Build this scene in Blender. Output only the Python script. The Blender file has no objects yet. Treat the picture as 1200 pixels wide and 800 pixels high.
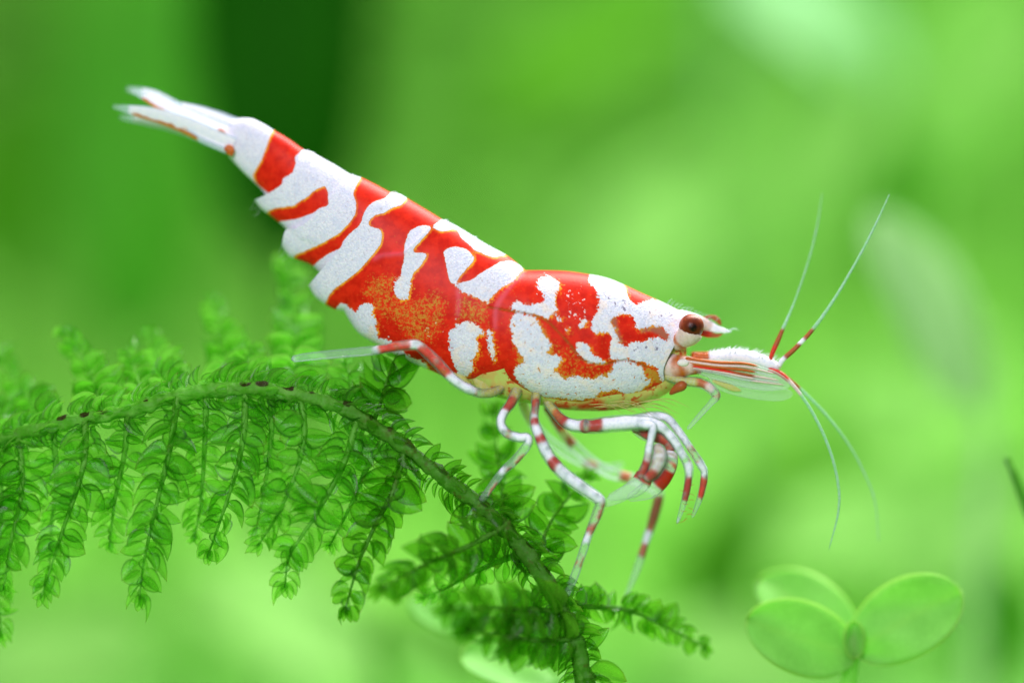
import bpy, bmesh, math, random
import numpy as np
from mathutils import Vector, Matrix, noise

# 1 Blender unit = 3.5 mm (the whole picture is about 42 mm wide); tracing unit: 1 px of the 1200 x 800 photograph = 0.01 unit
random.seed(11)
rng = np.random.default_rng(5)
sc = bpy.context.scene
sc.unit_settings.system = 'METRIC'
sc.unit_settings.scale_length = 0.0035
col = sc.collection
PI = math.pi

# ------------------------------------------------------------------ camera, world, lamps, exposure
D = 40.0          # camera to the plane of the shrimp's near flank
Y0 = -0.42        # that plane
cam = bpy.data.cameras.new('camera')
cam.sensor_width = 36.0
cam.lens = 36.0 * D / 12.0
cam.clip_start = 0.5
cam.clip_end = 600
cam.dof.use_dof = True
cam.dof.focus_distance = D + 0.05
cam.dof.aperture_fstop = (cam.lens * 1e-3) / 3.3
cam.dof.aperture_blades = 0
camo = bpy.data.objects.new('camera', cam)
camo.location = (0, Y0 - D, 0)
camo.rotation_euler = (PI / 2, 0, 0)
col.objects.link(camo)
sc.camera = camo

w = bpy.data.worlds.new('World')
sc.world = w
w.use_nodes = True
w.node_tree.nodes['Background'].inputs[0].default_value = (0.88, 0.90, 0.95, 1)
w.node_tree.nodes['Background'].inputs[1].default_value = 0.26


def lamp(name, loc, target, sx, sy, power, color):
    l = bpy.data.lights.new(name, 'AREA')
    l.shape = 'RECTANGLE'
    l.size, l.size_y, l.energy, l.color = sx, sy, power, color
    o = bpy.data.objects.new(name, l)
    o.location = loc
    d = Vector(target) - Vector(loc)
    o.rotation_euler = d.to_track_quat('-Z', 'Y').to_euler()
    col.objects.link(o)
    return o


lamp('tank_hood_lamp', (1, 5, 26), (0, 2, 0), 30, 14, 4300, (0.97, 0.89, 1.0))
lamp('rear_fill_lamp', (22, 34, 42), (10, 44, 0), 70, 30, 118000, (0.98, 1.0, 0.92))  # added unseen lamp that brightens the planted bank
lamp('camera_flash', (-6, -32, 11), (0, 0, 0), 9, 9, 9600, (0.97, 0.89, 1.0))

sc.view_settings.view_transform = 'Standard'
sc.view_settings.look = 'None'
sc.view_settings.exposure = 0.0
sc.view_settings.gamma = 1.0
sc.view_settings.use_curve_mapping = False
sc.cycles.use_denoising = True
sc.cycles.max_bounces = 7
sc.cycles.transparent_max_bounces = 18
sc.cycles.sample_clamp_indirect = 6


# ------------------------------------------------------------------ helpers
def Q(px, py, y=None):
    """traced point on the shrimp: y in tracing units"""
    return ((px - 600) / 100.0, (0 if y is None else y / 100.0), (400 - py) / 100.0)


def P(px, py, d):
    """point at depth d (units behind the shrimp's plane) seen at that place"""
    k = (D + d) / D
    return Vector(((px - 600) / 100.0 * k, Y0 + d, (400 - py) / 100.0 * k))


def mesh_obj(name, verts, faces, mat, parent=None, attrs=None, smooth=True):
    me = bpy.data.meshes.new(name)
    me.from_pydata([tuple(v) for v in verts], [], [tuple(f) for f in faces])
    if smooth:
        me.polygons.foreach_set('use_smooth', [True] * len(me.polygons))
    for k, (typ, arr) in (attrs or {}).items():
        a = me.attributes.new(k, typ, 'POINT')
        arr = np.asarray(arr, dtype=np.float32)
        a.data.foreach_set('color' if typ == 'FLOAT_COLOR' else 'value', arr.ravel())
    if mat:
        me.materials.append(mat)
    o = bpy.data.objects.new(name, me)
    col.objects.link(o)
    o.parent = parent
    return o


def empty(name, label, cat, loc=(0, 0, 0), group=None):
    o = bpy.data.objects.new(name, None)
    o.empty_display_size = 0.2
    col.objects.link(o)
    o.location = loc
    tag(o, label, cat, group)
    return o


def tag(o, label=None, cat=None, group=None, kind=None):
    for k, v in (('label', label), ('category', cat), ('group', group), ('kind', kind)):
        if v:
            o[k] = v


def catmull(pts, n):
    p = np.asarray(pts, float)
    if len(p) == 2:
        t = np.linspace(0, 1, n)[:, None]
        return p[0] * (1 - t) + p[1] * t
    q = np.vstack([2 * p[0] - p[1], p, 2 * p[-1] - p[-2]])
    out = []
    m = 24
    for i in range(1, len(q) - 2):
        t = np.linspace(0, 1, m, endpoint=False)[:, None]
        a, b, c, d = q[i - 1], q[i], q[i + 1], q[i + 2]
        out.append(0.5 * (2 * b + (c - a) * t + (2 * a - 5 * b + 4 * c - d) * t ** 2 + (3 * b - a - 3 * c + d) * t ** 3))
    out.append(p[-1][None])
    o = np.vstack(out)
    s = np.concatenate([[0], np.cumsum(np.linalg.norm(np.diff(o, axis=0), axis=1))])
    ss = np.linspace(0, s[-1], n)
    return np.stack([np.interp(ss, s, o[:, k]) for k in range(o.shape[1])], 1)


class NT:
    def __init__(self, name):
        self.m = bpy.data.materials.new(name)
        self.m.use_nodes = True
        self.t = self.m.node_tree
        self.t.nodes.clear()
        self.out = self.n('ShaderNodeOutputMaterial')

    def n(self, typ, **kw):
        x = self.t.nodes.new(typ)
        for k, v in kw.items():
            setattr(x, k, v)
        return x

    def l(self, a, b):
        self.t.links.new(a, b)

    def val(self, sock, v):
        if hasattr(v, 'is_linked') or hasattr(v, 'links'):
            self.l(v, sock)
        else:
            sock.default_value = v

    def attr(self, name, out='Fac'):
        a = self.n('ShaderNodeAttribute', attribute_name=name)
        return a.outputs[out]

    def math(self, op, a, b=0.0, c=0.0, clamp=False):
        x = self.n('ShaderNodeMath', operation=op, use_clamp=clamp)
        self.val(x.inputs[0], a)
        self.val(x.inputs[1], b)
        if op in ('MULTIPLY_ADD', 'SMOOTH_MIN'):
            self.val(x.inputs[2], c)
        return x.outputs[0]

    def step(self, v, lo, hi):
        x = self.n('ShaderNodeMapRange', interpolation_type='SMOOTHSTEP')
        self.val(x.inputs[0], v)
        x.inputs[1].default_value = lo
        x.inputs[2].default_value = hi
        return x.outputs[0]

    def mix(self, f, a, b):
        x = self.n('ShaderNodeMix', data_type='RGBA')
        self.val(x.inputs[0], f)
        for s, v in ((x.inputs[6], a), (x.inputs[7], b)):
            if isinstance(v, tuple):
                s.default_value = v if len(v) == 4 else (*v, 1)
            else:
                self.l(v, s)
        return x.outputs[2]

    def noise(self, scale, detail=3, rough=0.55, vec=None):
        x = self.n('ShaderNodeTexNoise')
        x.inputs['Scale'].default_value = scale
        x.inputs['Detail'].default_value = detail
        x.inputs['Roughness'].default_value = rough
        self.l(vec if vec is not None else self.coord(), x.inputs['Vector'])
        return x.outputs['Fac']

    def voro(self, scale, out='Distance', feature='F1'):
        x = self.n('ShaderNodeTexVoronoi', feature=feature)
        x.inputs['Scale'].default_value = scale
        self.l(self.coord(), x.inputs['Vector'])
        return x.outputs[out]

    def coord(self):
        if not hasattr(self, '_c'):
            self._c = self.n('ShaderNodeTexCoord').outputs['Object']
        return self._c

    def bump(self, h, strength, dist):
        x = self.n('ShaderNodeBump')
        x.inputs['Strength'].default_value = strength
        x.inputs['Distance'].default_value = dist
        self.l(h, x.inputs['Height'])
        return x.outputs[0]

    def principled(self, color, rough=0.5, **kw):
        x = self.n('ShaderNodeBsdfPrincipled')
        if isinstance(color, tuple):
            x.inputs['Base Color'].default_value = (*color[:3], 1)
        else:
            self.l(color, x.inputs['Base Color'])
        self.val(x.inputs['Roughness'], rough)
        for k, v in kw.items():
            self.val(x.inputs[k.replace('_', ' ')], v)
        return x

    def done(self, sh):
        self.l(sh, self.out.inputs['Surface'])
        return self.m


WHITE = (0.88, 0.90, 0.97)
RED = (0.66, 0.030, 0.008)
DRED = (0.46, 0.020, 0.006)
OCHRE = (0.42, 0.22, 0.03)
CLEAR = (0.55, 0.78, 0.62)
ORANGE = (0.55, 0.13, 0.015)
YELL = (0.62, 0.60, 0.16)


# ------------------------------------------------------------------ shrimp materials
def mat_shell():
    s = NT('shrimp_shell')
    n1 = s.noise(13, 3, 0.6)
    n2 = s.noise(34, 2, 0.6)
    nf = s.noise(90, 2, 0.6)
    rag = s.attr('rag')
    j1 = s.math('MULTIPLY', s.math('SUBTRACT', n1, 0.5), s.math('MULTIPLY_ADD', rag, 0.55, 0.25))
    j2 = s.math('MULTIPLY', s.math('SUBTRACT', n2, 0.5), s.math('MULTIPLY_ADD', rag, 1.15, 0.30))
    j3 = s.math('MULTIPLY', s.math('SUBTRACT', 0.45, s.voro(17)), s.math('MULTIPLY', rag, 0.35))
    wv = s.math('ADD', s.attr('w'), s.math('ADD', j1, s.math('ADD', j2, j3)))
    wm = s.step(wv, 0.46, 0.56)
    hole = s.math('MULTIPLY', s.step(s.noise(17, 3, 0.6), 0.635, 0.675), s.math('MULTIPLY', rag, s.attr('t')), clamp=True)
    wm = s.math('MULTIPLY', wm, s.math('SUBTRACT', 1.0, s.math('MULTIPLY', hole, 1.3, clamp=True)))
    # red with mottling, ochre where the shell is thin
    redc = s.mix(s.step(s.noise(9, 3), 0.35, 0.7), (0.74, 0.022, 0.006), (0.56, 0.010, 0.003))
    tv = s.math('ADD', s.attr('t'), s.math('ADD', s.math('MULTIPLY', s.math('SUBTRACT', s.noise(30, 2, 0.7), 0.5), 1.9), s.math('MULTIPLY', s.math('SUBTRACT', nf, 0.5), 1.2)))
    och = s.mix(s.noise(14), (0.62, 0.26, 0.02), (0.46, 0.34, 0.05))
    redc = s.mix(s.math('MULTIPLY', s.step(tv, 0.34, 0.95), 0.9), redc, och)
    fr = s.math('MULTIPLY', s.math('MULTIPLY', s.attr('fr'), s.math('MULTIPLY_ADD', s.step(s.noise(10, 3), 0.35, 0.6), 0.75, 0.3), clamp=True), s.step(wv, 0.04, 0.34))
    redc = s.mix(s.math('MULTIPLY', fr, 0.95), redc, (0.90, 0.42, 0.02))
    redc = s.mix(s.math('MULTIPLY', s.step(wv, 0.24, 0.46), 0.35), redc, (0.66, 0.22, 0.05))
    yel = s.attr('yel')
    yc_ = s.mix(s.step(s.noise(6, 3), 0.42, 0.62), (0.48, 0.58, 0.14), (0.55, 0.45, 0.12))
    yc_ = s.mix(s.math('MULTIPLY', s.step(s.noise(11, 3, 0.6), 0.56, 0.64), 0.85), yc_, (0.50, 0.05, 0.01))
    redc = s.mix(yel, redc, yc_)
    # white granules
    g = s.math('ADD', s.math('MULTIPLY', s.voro(38), 0.5), s.math('MULTIPLY', s.noise(44, 3, 0.7), 0.6))
    wc = s.mix(s.step(g, 0.10, 0.80), (0.90, 0.90, 0.95), (0.66, 0.68, 0.82))
    wc = s.mix(s.math('MULTIPLY', s.step(s.noise(12, 4, 0.65), 0.46, 0.66), 0.55), wc, (0.58, 0.63, 0.82))
    wc = s.mix(s.math('MULTIPLY', s.math('MULTIPLY', s.step(s.noise(7, 3), 0.50, 0.66), rag), 0.50), wc, (0.93, 0.74, 0.60))
    wc = s.mix(s.math('MULTIPLY', s.step(s.noise(36, 3, 0.65), 0.58, 0.68), 0.6), wc, (0.46, 0.40, 0.44))
    wc = s.mix(s.math('MULTIPLY', s.step(s.math('MULTIPLY', s.attr('pit'), s.noise(18, 3, 0.6)), 0.57, 0.63), 0.8), wc, (0.16, 0.14, 0.24))
    c = s.mix(wm, redc, wc)
    # loose white flecks on some red fields
    fl = s.step(s.math('MULTIPLY', s.attr('s'), s.noise(30, 2, 0.5)), 0.62, 0.67)
    c = s.mix(s.math('MULTIPLY', fl, 0.8), c, (0.88, 0.80, 0.78))
    dk = s.step(s.math('MULTIPLY', s.attr('s'), s.noise(16, 4, 0.7)), 0.58, 0.70)
    c = s.mix(s.math('MULTIPLY', s.math('MULTIPLY', dk, 0.5), s.math('SUBTRACT', 1.0, fl)), c, (0.22, 0.01, 0.01))
    c = s.mix(s.math('MULTIPLY', s.attr('br'), 0.75), c, (0.30, 0.15, 0.09))
    c = s.mix(s.math('MULTIPLY', s.attr('l'), 0.8), c, (0.26, 0.10, 0.015))
    c = s.mix(s.math('MULTIPLY', s.attr('pk'), 0.4), c, (0.75, 0.13, 0.20))
    h = s.math('ADD', s.math('MULTIPLY', wm, s.math('ADD', s.math('MULTIPLY', n2, 0.8), s.math('MULTIPLY', s.math('SUBTRACT', 1.0, g), 0.8))), s.math('ADD', s.math('MULTIPLY', n1, 0.25), s.math('MULTIPLY', s.attr('l'), -1.2)))
    b = s.bump(h, 0.45, 0.022)
    p = s.principled(c, s.math('MULTIPLY_ADD', wm, 0.15, 0.45), Normal=b, Specular_IOR_Level=0.12)
    p.inputs['Subsurface Weight'].default_value = 0.10
    p.inputs['Subsurface Radius'].default_value = (0.10, 0.05, 0.05)
    p.inputs['Subsurface Scale'].default_value = 0.4
    return s.done(p.outputs[0])


def mat_limb(name, rough=0.3, grain=1.0):
    """banded limb: colour and opacity come with the geometry; clear cuticle lets the scene through"""
    s = NT(name)
    c = s.attr('col', 'Color')
    op = s.attr('op')
    g = s.noise(70, 2, 0.6)
    c2 = s.mix(s.math('MULTIPLY', s.step(s.noise(22, 3, 0.6), 0.42, 0.66), 0.38 * grain), c, (0.24, 0.05, 0.04))
    sep = s.n('ShaderNodeSeparateColor')
    s.l(c, sep.inputs[0])
    c2 = s.mix(s.step(sep.outputs[1], 0.3, 0.6), c2, c)
    c2 = s.mix(s.math('MULTIPLY', s.math('MULTIPLY', s.step(s.noise(34, 3), 0.45, 0.62), s.step(sep.outputs[1], 0.4, 0.7)), 0.45 * grain), c2, (0.60, 0.68, 0.86))
    b = s.bump(g, 0.4, 0.012)
    p = s.principled(c2, rough, Normal=b, Specular_IOR_Level=0.25)
    fr = s.n('ShaderNodeFresnel')
    fr.inputs['IOR'].default_value = 1.33
    f = s.math('ADD', op, s.math('MULTIPLY', fr.outputs[0], 0.45), clamp=True)
    f = s.math('MULTIPLY', f, s.math('MULTIPLY_ADD', s.noise(30, 2), 0.5, 0.75), clamp=True)
    f = s.math('MAXIMUM', f, s.step(op, 0.85, 0.97))
    tr = s.n('ShaderNodeBsdfTransparent')
    m = s.n('ShaderNodeMixShader')
    s.l(f, m.inputs[0])
    s.l(tr.outputs[0], m.inputs[1])
    s.l(p.outputs[0], m.inputs[2])
    return s.done(m.outputs[0])


M_SHELL = mat_shell()
M_LIMB = mat_limb('shrimp_limb_cuticle')
M_SOFT = mat_limb('shrimp_soft_parts', 0.4, 0.4)


def mat_cornea():
    s = NT('shrimp_eye_cornea')
    tc = s.coord()
    sp = s.n('ShaderNodeVectorMath', operation='DISTANCE')
    s.l(tc, sp.inputs[0])
    sp.inputs[1].default_value = (0.012, -0.139, -0.012)
    r = s.math('ADD', sp.outputs['Value'], s.math('MULTIPLY', s.noise(45, 2), 0.02))
    c = s.mix(s.step(r, 0.045, 0.075), (0.006, 0.003, 0.002), (0.13, 0.020, 0.006))
    c = s.mix(s.step(r, 0.09, 0.17), c, (0.32, 0.060, 0.018))
    c = s.mix(s.math('MULTIPLY', s.step(s.noise(22, 2), 0.45, 0.62), 0.5), c, (0.075, 0.016, 0.010))
    v = s.voro(90)
    p = s.principled(c, 0.3, Normal=s.bump(v, 0.25, 0.006), Specular_IOR_Level=0.2)
    return s.done(p.outputs[0])


# ------------------------------------------------------------------ pattern fields traced in the shrimp's own side view
GX0, GY0, GX1, GY1 = 230, 80, 880, 510
gw, gh = GX1 - GX0, GY1 - GY0
gyy, gxx = np.mgrid[0:gh, 0:gw]
gxx = gxx + GX0 + 0.5
gyy = gyy + GY0 + 0.5


def raster(polys):
    m = np.zeros((gh, gw), bool)
    for poly in polys:
        p = np.asarray(poly, float)
        x0, y0 = np.floor(p.min(0)).astype(int) - [GX0, GY0]
        x1, y1 = np.ceil(p.max(0)).astype(int) - [GX0, GY0]
        x0, y0, x1, y1 = max(x0, 0), max(y0, 0), min(x1, gw), min(y1, gh)
        X, Y = gxx[y0:y1, x0:x1], gyy[y0:y1, x0:x1]
        ins = np.zeros(X.shape, bool)
        for i in range(len(p)):
            (ax, ay), (bx, by) = p[i - 1], p[i]
            if ay == by:
                continue
            cr = ((ay > Y) != (by > Y)) & (X < (bx - ax) * (Y - ay) / (by - ay) + ax)
            ins ^= cr
        m[y0:y1, x0:x1] |= ins
    return m


def blur(a, s):
    r = int(3 * s) + 1
    k = np.exp(-0.5 * (np.arange(-r, r + 1) / s) ** 2)
    k /= k.sum()
    a = np.apply_along_axis(lambda v: np.convolve(np.pad(v, r, 'edge'), k, 'valid'), 0, a.astype(float))
    return np.apply_along_axis(lambda v: np.convolve(np.pad(v, r, 'edge'), k, 'valid'), 1, a)


def raster_line(lines, s):
    a = np.zeros((gh, gw))
    for ln in lines:
        for x, y in catmull(ln, 400):
            xi, yi = int(x - GX0), int(y - GY0)
            if 0 <= xi < gw and 0 <= yi < gh:
                a[yi, xi] = 1
    a = blur(a, s)
    return np.clip(a / (a.max() * 0.75), 0, 1)


def sample(f, px, py):
    x = np.clip(px - GX0 - 0.5, 0, gw - 1.001)
    y = np.clip(py - GY0 - 0.5, 0, gh - 1.001)
    xi, yi = x.astype(int), y.astype(int)
    fx, fy = x - xi, y - yi
    return (f[yi, xi] * (1 - fx) * (1 - fy) + f[yi, xi + 1] * fx * (1 - fy) + f[yi + 1, xi] * (1 - fx) * fy + f[yi + 1, xi + 1] * fx * fy)


R1 = [(317, 145), (311, 163), (303, 184), (291, 203), (294, 211), (311, 225), (328, 214), (328, 207), (341, 201), (344, 190), (342, 182), (353, 172), (352, 160), (330, 140)]
R2 = [(306, 246), (324, 241), (342, 240), (350, 234), (360, 229), (366, 222), (380, 216), (382, 220), (384, 240), (372, 243), (365, 249), (350, 254), (332, 257), (318, 258)]
R3 = [(425, 198), (416, 217), (413, 226), (417, 240), (415, 252), (408, 262), (398, 272), (388, 278), (370, 287), (355, 293), (339, 299), (345, 312), (362, 312), (371, 305), (381, 298), (398, 290), (402, 281), (412, 271), (422, 263), (425, 253), (428, 245), (433, 238), (441, 234), (450, 232), (456, 225), (458, 215), (440, 200)]
R4 = [(479, 225), (470, 240), (459, 243), (449, 250), (439, 251), (431, 260), (433, 266), (445, 267), (447, 272), (447, 280), (446, 286), (435, 300), (421, 316), (409, 325), (392, 337), (384, 345), (377, 358), (385, 370), (400, 372), (420, 410), (470, 440), (540, 470), (620, 480), (650, 300), (560, 240)]
W1 = [(396, 354), (404, 355), (410, 362), (415, 367), (418, 362), (425, 355), (435, 355), (439, 359), (435, 366), (440, 377), (441, 395), (455, 398), (480, 418), (500, 425), (500, 440), (436, 415), (410, 395), (390, 364)]
W2 = [(473, 295), (474, 285), (479, 271), (487, 266), (496, 263), (505, 265), (504, 271), (494, 281), (487, 289), (482, 296), (499, 296), (501, 299), (494, 310), (483, 322), (481, 338), (477, 352), (466, 352), (462, 340), (462, 327), (466, 325), (469, 326), (470, 317), (472, 311), (474, 300)]
W3 = [(516, 257), (506, 264), (510, 269), (520, 271), (530, 268), (537, 269), (538, 275), (542, 281), (549, 285), (554, 290), (556, 294), (565, 296), (570, 299), (580, 302), (587, 299), (596, 298), (592, 285), (560, 262), (525, 245)]
W4 = [(519, 295), (524, 291), (532, 289), (542, 290), (550, 294), (556, 302), (555, 307), (547, 315), (537, 326), (536, 331), (530, 334), (526, 327), (524, 316), (521, 302)]
W5 = [(531, 335), (540, 332), (555, 327), (562, 321), (580, 310), (587, 306), (600, 305), (610, 310), (616, 314), (604, 326), (599, 332), (590, 336), (582, 342), (575, 350), (571, 354), (560, 351), (551, 347), (543, 342)]
W6 = [(571, 382), (576, 386), (579, 405), (581, 424), (577, 424), (573, 410), (571, 395)]
W7 = [(526, 400), (526, 389), (530, 384), (537, 379), (550, 376), (560, 381), (567, 389), (567, 393), (557, 394), (555, 396), (561, 405), (560, 414), (554, 422), (554, 431), (556, 434), (545, 442), (536, 443), (534, 431), (527, 415)]
W8 = [(627, 334), (632, 326), (639, 322), (647, 324), (652, 327), (657, 334), (653, 340), (650, 347), (649, 354), (652, 360), (650, 367), (644, 369), (642, 375), (635, 371), (620, 367), (596, 363), (599, 357), (606, 351), (614, 357), (622, 357), (635, 355), (639, 351), (636, 342), (630, 339)]
W9 = [(602, 367), (617, 369), (625, 371), (630, 379), (635, 389), (642, 397), (645, 407), (640, 412), (642, 417), (652, 415), (660, 420), (657, 426), (647, 434), (655, 437), (662, 445), (666, 445), (670, 439), (677, 440), (690, 444), (697, 445), (700, 440), (707, 439), (712, 442), (714, 435), (720, 431), (717, 426), (722, 425), (730, 423), (742, 425), (751, 428), (754, 432), (756, 439), (764, 446), (762, 450), (756, 452), (755, 457), (746, 461), (730, 462), (722, 456), (715, 459), (702, 459), (702, 466), (671, 469), (655, 466), (640, 466), (625, 460), (616, 455), (606, 445), (601, 437), (606, 427), (615, 426), (612, 416), (607, 412), (606, 406), (600, 401), (601, 391), (597, 382), (600, 372)]
WF = [(687, 328), (695, 335), (700, 345), (701, 356), (699, 369), (694, 372), (692, 384), (695, 390), (704, 391), (716, 388), (716, 400), (713, 421), (722, 422), (735, 420), (750, 424), (762, 428), (772, 431), (770, 437), (775, 445), (780, 448), (790, 446), (795, 425), (812, 405), (835, 392), (870, 385), (860, 370), (815, 355), (772, 335), (730, 310), (700, 312)]
R6 = [(714, 375), (722, 370), (734, 367), (741, 370), (744, 377), (745, 385), (749, 386), (759, 384), (775, 382), (780, 387), (786, 396), (781, 399), (772, 395), (759, 396), (752, 401), (747, 399), (731, 406), (726, 400), (721, 385)]
BR = [[(714, 375), (722, 371), (724, 385), (731, 404), (726, 400), (721, 385)], [(749, 386), (759, 384), (775, 382), (780, 387), (786, 396), (781, 399), (772, 392), (762, 388), (752, 390)]]
R7 = [(732, 330), (734, 341), (738, 352), (741, 356), (747, 357), (752, 353), (765, 351), (773, 352), (770, 340), (740, 322)]
W11 = [(674, 405), (679, 400), (690, 405), (692, 410), (699, 417), (705, 421), (712, 422), (711, 425), (697, 426), (687, 424), (677, 414)]
WS = [[(649, 370), (655, 369), (660, 376), (655, 379)], [(676, 382), (683, 373), (688, 375), (687, 382), (680, 384)], [(661, 383), (665, 383), (667, 389), (663, 390)]]
TAILW = [(230, 90), (320, 90), (470, 210), (485, 225), (440, 300), (375, 365), (330, 330), (280, 240), (230, 190)]

white = raster([TAILW])
for pl in (R1, R2, R3, R4):
    white &= ~raster([pl])
white |= raster([W1, W2, W3, W4, W5, W6, W7, W8, W9, WF, W11] + WS)
white &= ~raster([R6, R7])
Wf = blur(white, 2.3)
Ws = blur(white, 2.6)
_gy, _gx = np.gradient(Ws)
FRf = np.clip(blur(np.clip((-_gx * 0.8 - _gy * 0.6), 0, 1), 1.9) * 15, 0, 1)
carap = raster([[(612, 300), (598, 327), (577, 360), (577, 380), (590, 430), (608, 470), (800, 480), (900, 380), (700, 300)]])
lower = raster([[(596, 366), (620, 370), (650, 380), (675, 410), (690, 427), (712, 428), (735, 424), (765, 430), (800, 470), (700, 490), (610, 480), (598, 400)]])
Tf = np.clip(blur(raster([W9]) & lower, 7) * 1.5, 0, 0.95) * blur(lower, 2)
Tf = np.maximum(Tf, 0.42 * blur(lower & raster([[(640, 395), (715, 420), (800, 430), (800, 480), (600, 480), (604, 440)]]), 5))
Tf = np.maximum(Tf, 0.56 * blur(raster([[(418, 350), (436, 322), (462, 318), (463, 352), (492, 348), (516, 336), (526, 360), (514, 398), (488, 408), (470, 392), (456, 372), (444, 380), (440, 356), (425, 348)]]), 5))
Tf = np.maximum(Tf, 0.55 * blur(raster([[(536, 345), (572, 354), (572, 384), (560, 382), (545, 374), (532, 382)]]), 3))
Tf = np.maximum(Tf, 1.0 * blur(raster([[(340, 257), (368, 252), (362, 266), (338, 268)], [(366, 309), (394, 292), (390, 302), (372, 322)], [(748, 464), (775, 462), (782, 474), (745, 474)]]), 3))
Tf = np.maximum(Tf, 1.0 * blur(raster([[(756, 430), (772, 434), (778, 447), (768, 450), (757, 440)]]), 2))
SPf = blur(raster([[(655, 330), (685, 326), (698, 350), (692, 385), (672, 392), (652, 372), (650, 350)]]), 6) + blur(raster([[(488, 345), (506, 336), (520, 350), (518, 372), (512, 400), (486, 402), (488, 380), (505, 372), (505, 350)]]), 4)
PITf = blur(raster([[(700, 335), (735, 345), (760, 356), (795, 360), (800, 375), (765, 380), (745, 372), (712, 370)], [(722, 400), (790, 395), (780, 420), (720, 415)]]), 4)
Lf = raster_line([[(572, 360), (596, 364), (620, 368), (640, 376), (655, 390), (668, 404), (680, 419), (695, 426), (712, 426), (724, 423), (736, 422), (750, 426), (758, 430)]], 0.75)
PKf = raster_line([[(614, 318), (596, 338), (582, 360), (580, 385)], [(437, 303), (448, 299), (474, 297)], [(536, 338), (538, 352), (536, 370)]], 2.0)
BRf = blur(raster(BR), 1.2)
ragm = blur(np.maximum(carap, raster([[(500, 330), (580, 340), (600, 450), (400, 440), (396, 352), (440, 352), (460, 320)]])), 3)

# ------------------------------------------------------------------ shrimp body
shrimp = empty('shrimp', 'red and white patterned dwarf shrimp standing on the moss sprig', 'shrimp', (0, 0, 0))

WX = [240, 268, 320, 380, 450, 530, 620, 700, 750, 785, 812, 840, 862]
WY = [9, 13, 24, 35, 45, 53, 58, 55, 45, 33, 20, 8, 1.5]
YCX = [130, 270, 420, 620, 900]
YCY = [55, 34, 10, 0, 0]


def half_w(x):
    return np.interp(x, WX, WY)


def yc(x):
    return np.interp(x, YCX, YCY)


BV, BF, BA = [], [], []


def add_grid(px, py, y, fields):
    """grid of points (n, m) -> body"""
    n, m = px.shape
    base = sum(len(v) for v in BV)
    V = np.stack([(px - 600) / 100, y / 100, (400 - py) / 100], -1).reshape(-1, 3)
    BV.append(V)
    idx = np.arange(n * m).reshape(n, m) + base
    BF.append(np.stack([idx[:-1, :-1], idx[1:, :-1], idx[1:, 1:], idx[:-1, 1:]], -1).reshape(-1, 4))
    BA.append(fields)


def fields_at(px, py, yel=0.0):
    px, py = px.ravel(), py.ravel()
    return np.stack([sample(Wf, px, py), sample(Tf, px, py), sample(SPf, px, py), sample(Lf, px, py), sample(PKf, px, py), sample(BRf, px, py), sample(ragm, px, py), sample(PITf, px, py), sample(FRf, px, py), np.full(len(px), yel)], 1)


def coons(ant, post, top, bot, nu, nv, lip=2.2, tuck=3.0, wk=1.0, power=0.75):
    A, B = catmull(ant, 200), catmull(post, 200)
    T, Bt = catmull(top, nu), catmull(bot, nu)
    ph = np.linspace(0, PI, nv)
    v = (1 - np.cos(ph)) / 2
    vv = np.linspace(0, 1, 200)
    Av = np.stack([np.interp(v, vv, A[:, k]) for k in (0, 1)], 1)
    Bv = np.stack([np.interp(v, vv, B[:, k]) for k in (0, 1)], 1)
    u = np.linspace(0, 1, nu)[:, None, None]
    v3 = v[None, :, None]
    G = ((1 - u) * Av[None] + u * Bv[None] + (1 - v3) * T[:, None] + v3 * Bt[:, None]
         - ((1 - u) * (1 - v3) * A[0] + u * (1 - v3) * B[0] + (1 - u) * v3 * A[-1] + u * v3 * B[-1]))
    px, py = G[..., 0], G[..., 1]
    s = np.sin(ph)[None, :] ** power
    # a touch fuller below the back than above the belly
    hw = half_w(px) * wk
    uu = np.linspace(0, 1, nu)[:, None]
    off = lip * uu ** 3 - tuck * (1 - uu) ** 2
    y = (hw + off) * s
    for sg in (-1, 1):
        add_grid(px, py, yc(px) + sg * y, fields_at(px, py))
        # turned-in rim of the free edge gives the plate its thickness
        r = np.array([0.0, 1.0, 2.0, 3.0])[:, None]
        rx = px[-1][None] + np.array([0, 0.6, 0.2, 5.0])[:, None]
        ry = np.repeat(py[-1][None], 4, 0)
        yy = yc(px[-1])[None] + sg * np.maximum(y[-1][None] - np.array([0, 0.8, 2.0, 4.0])[:, None], 0)
        add_grid(rx, ry, yy, fields_at(np.repeat(px[-1][None], 4, 0), ry))


# dorsal outline, front to back (shared by the plates)
# carapace
coons(ant=[(812, 371), (806, 378), (796, 396), (788, 410), (781, 424), (778, 436), (781, 452)],
      post=[(613, 316), (598, 329), (586, 344), (578, 362), (578, 385), (583, 410), (592, 434), (604, 453)],
      top=[(812, 371), (785, 357), (770, 350), (750, 341), (730, 332), (712, 325), (690, 320.5), (665, 317), (640, 316), (625, 316), (613, 316)],
      bot=[(781, 452), (770, 458), (746, 466), (720, 471), (690, 475), (665, 474), (640, 470), (620, 463), (604, 453)],
      nu=200, nv=140, lip=3, tuck=0)
# first ring
coons(ant=[(622, 322), (606, 340), (594, 365), (592, 400), (596, 428), (600, 446)],
      post=[(553, 276), (546, 300), (537, 333), (538, 362), (528, 395), (530, 420), (535, 444)],
      top=[(622, 322), (608, 309), (595, 299), (575, 288), (553, 276)],
      bot=[(600, 446), (580, 447), (555, 448), (535, 444)], nu=70, nv=110, tuck=3.5, lip=0.5)
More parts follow.
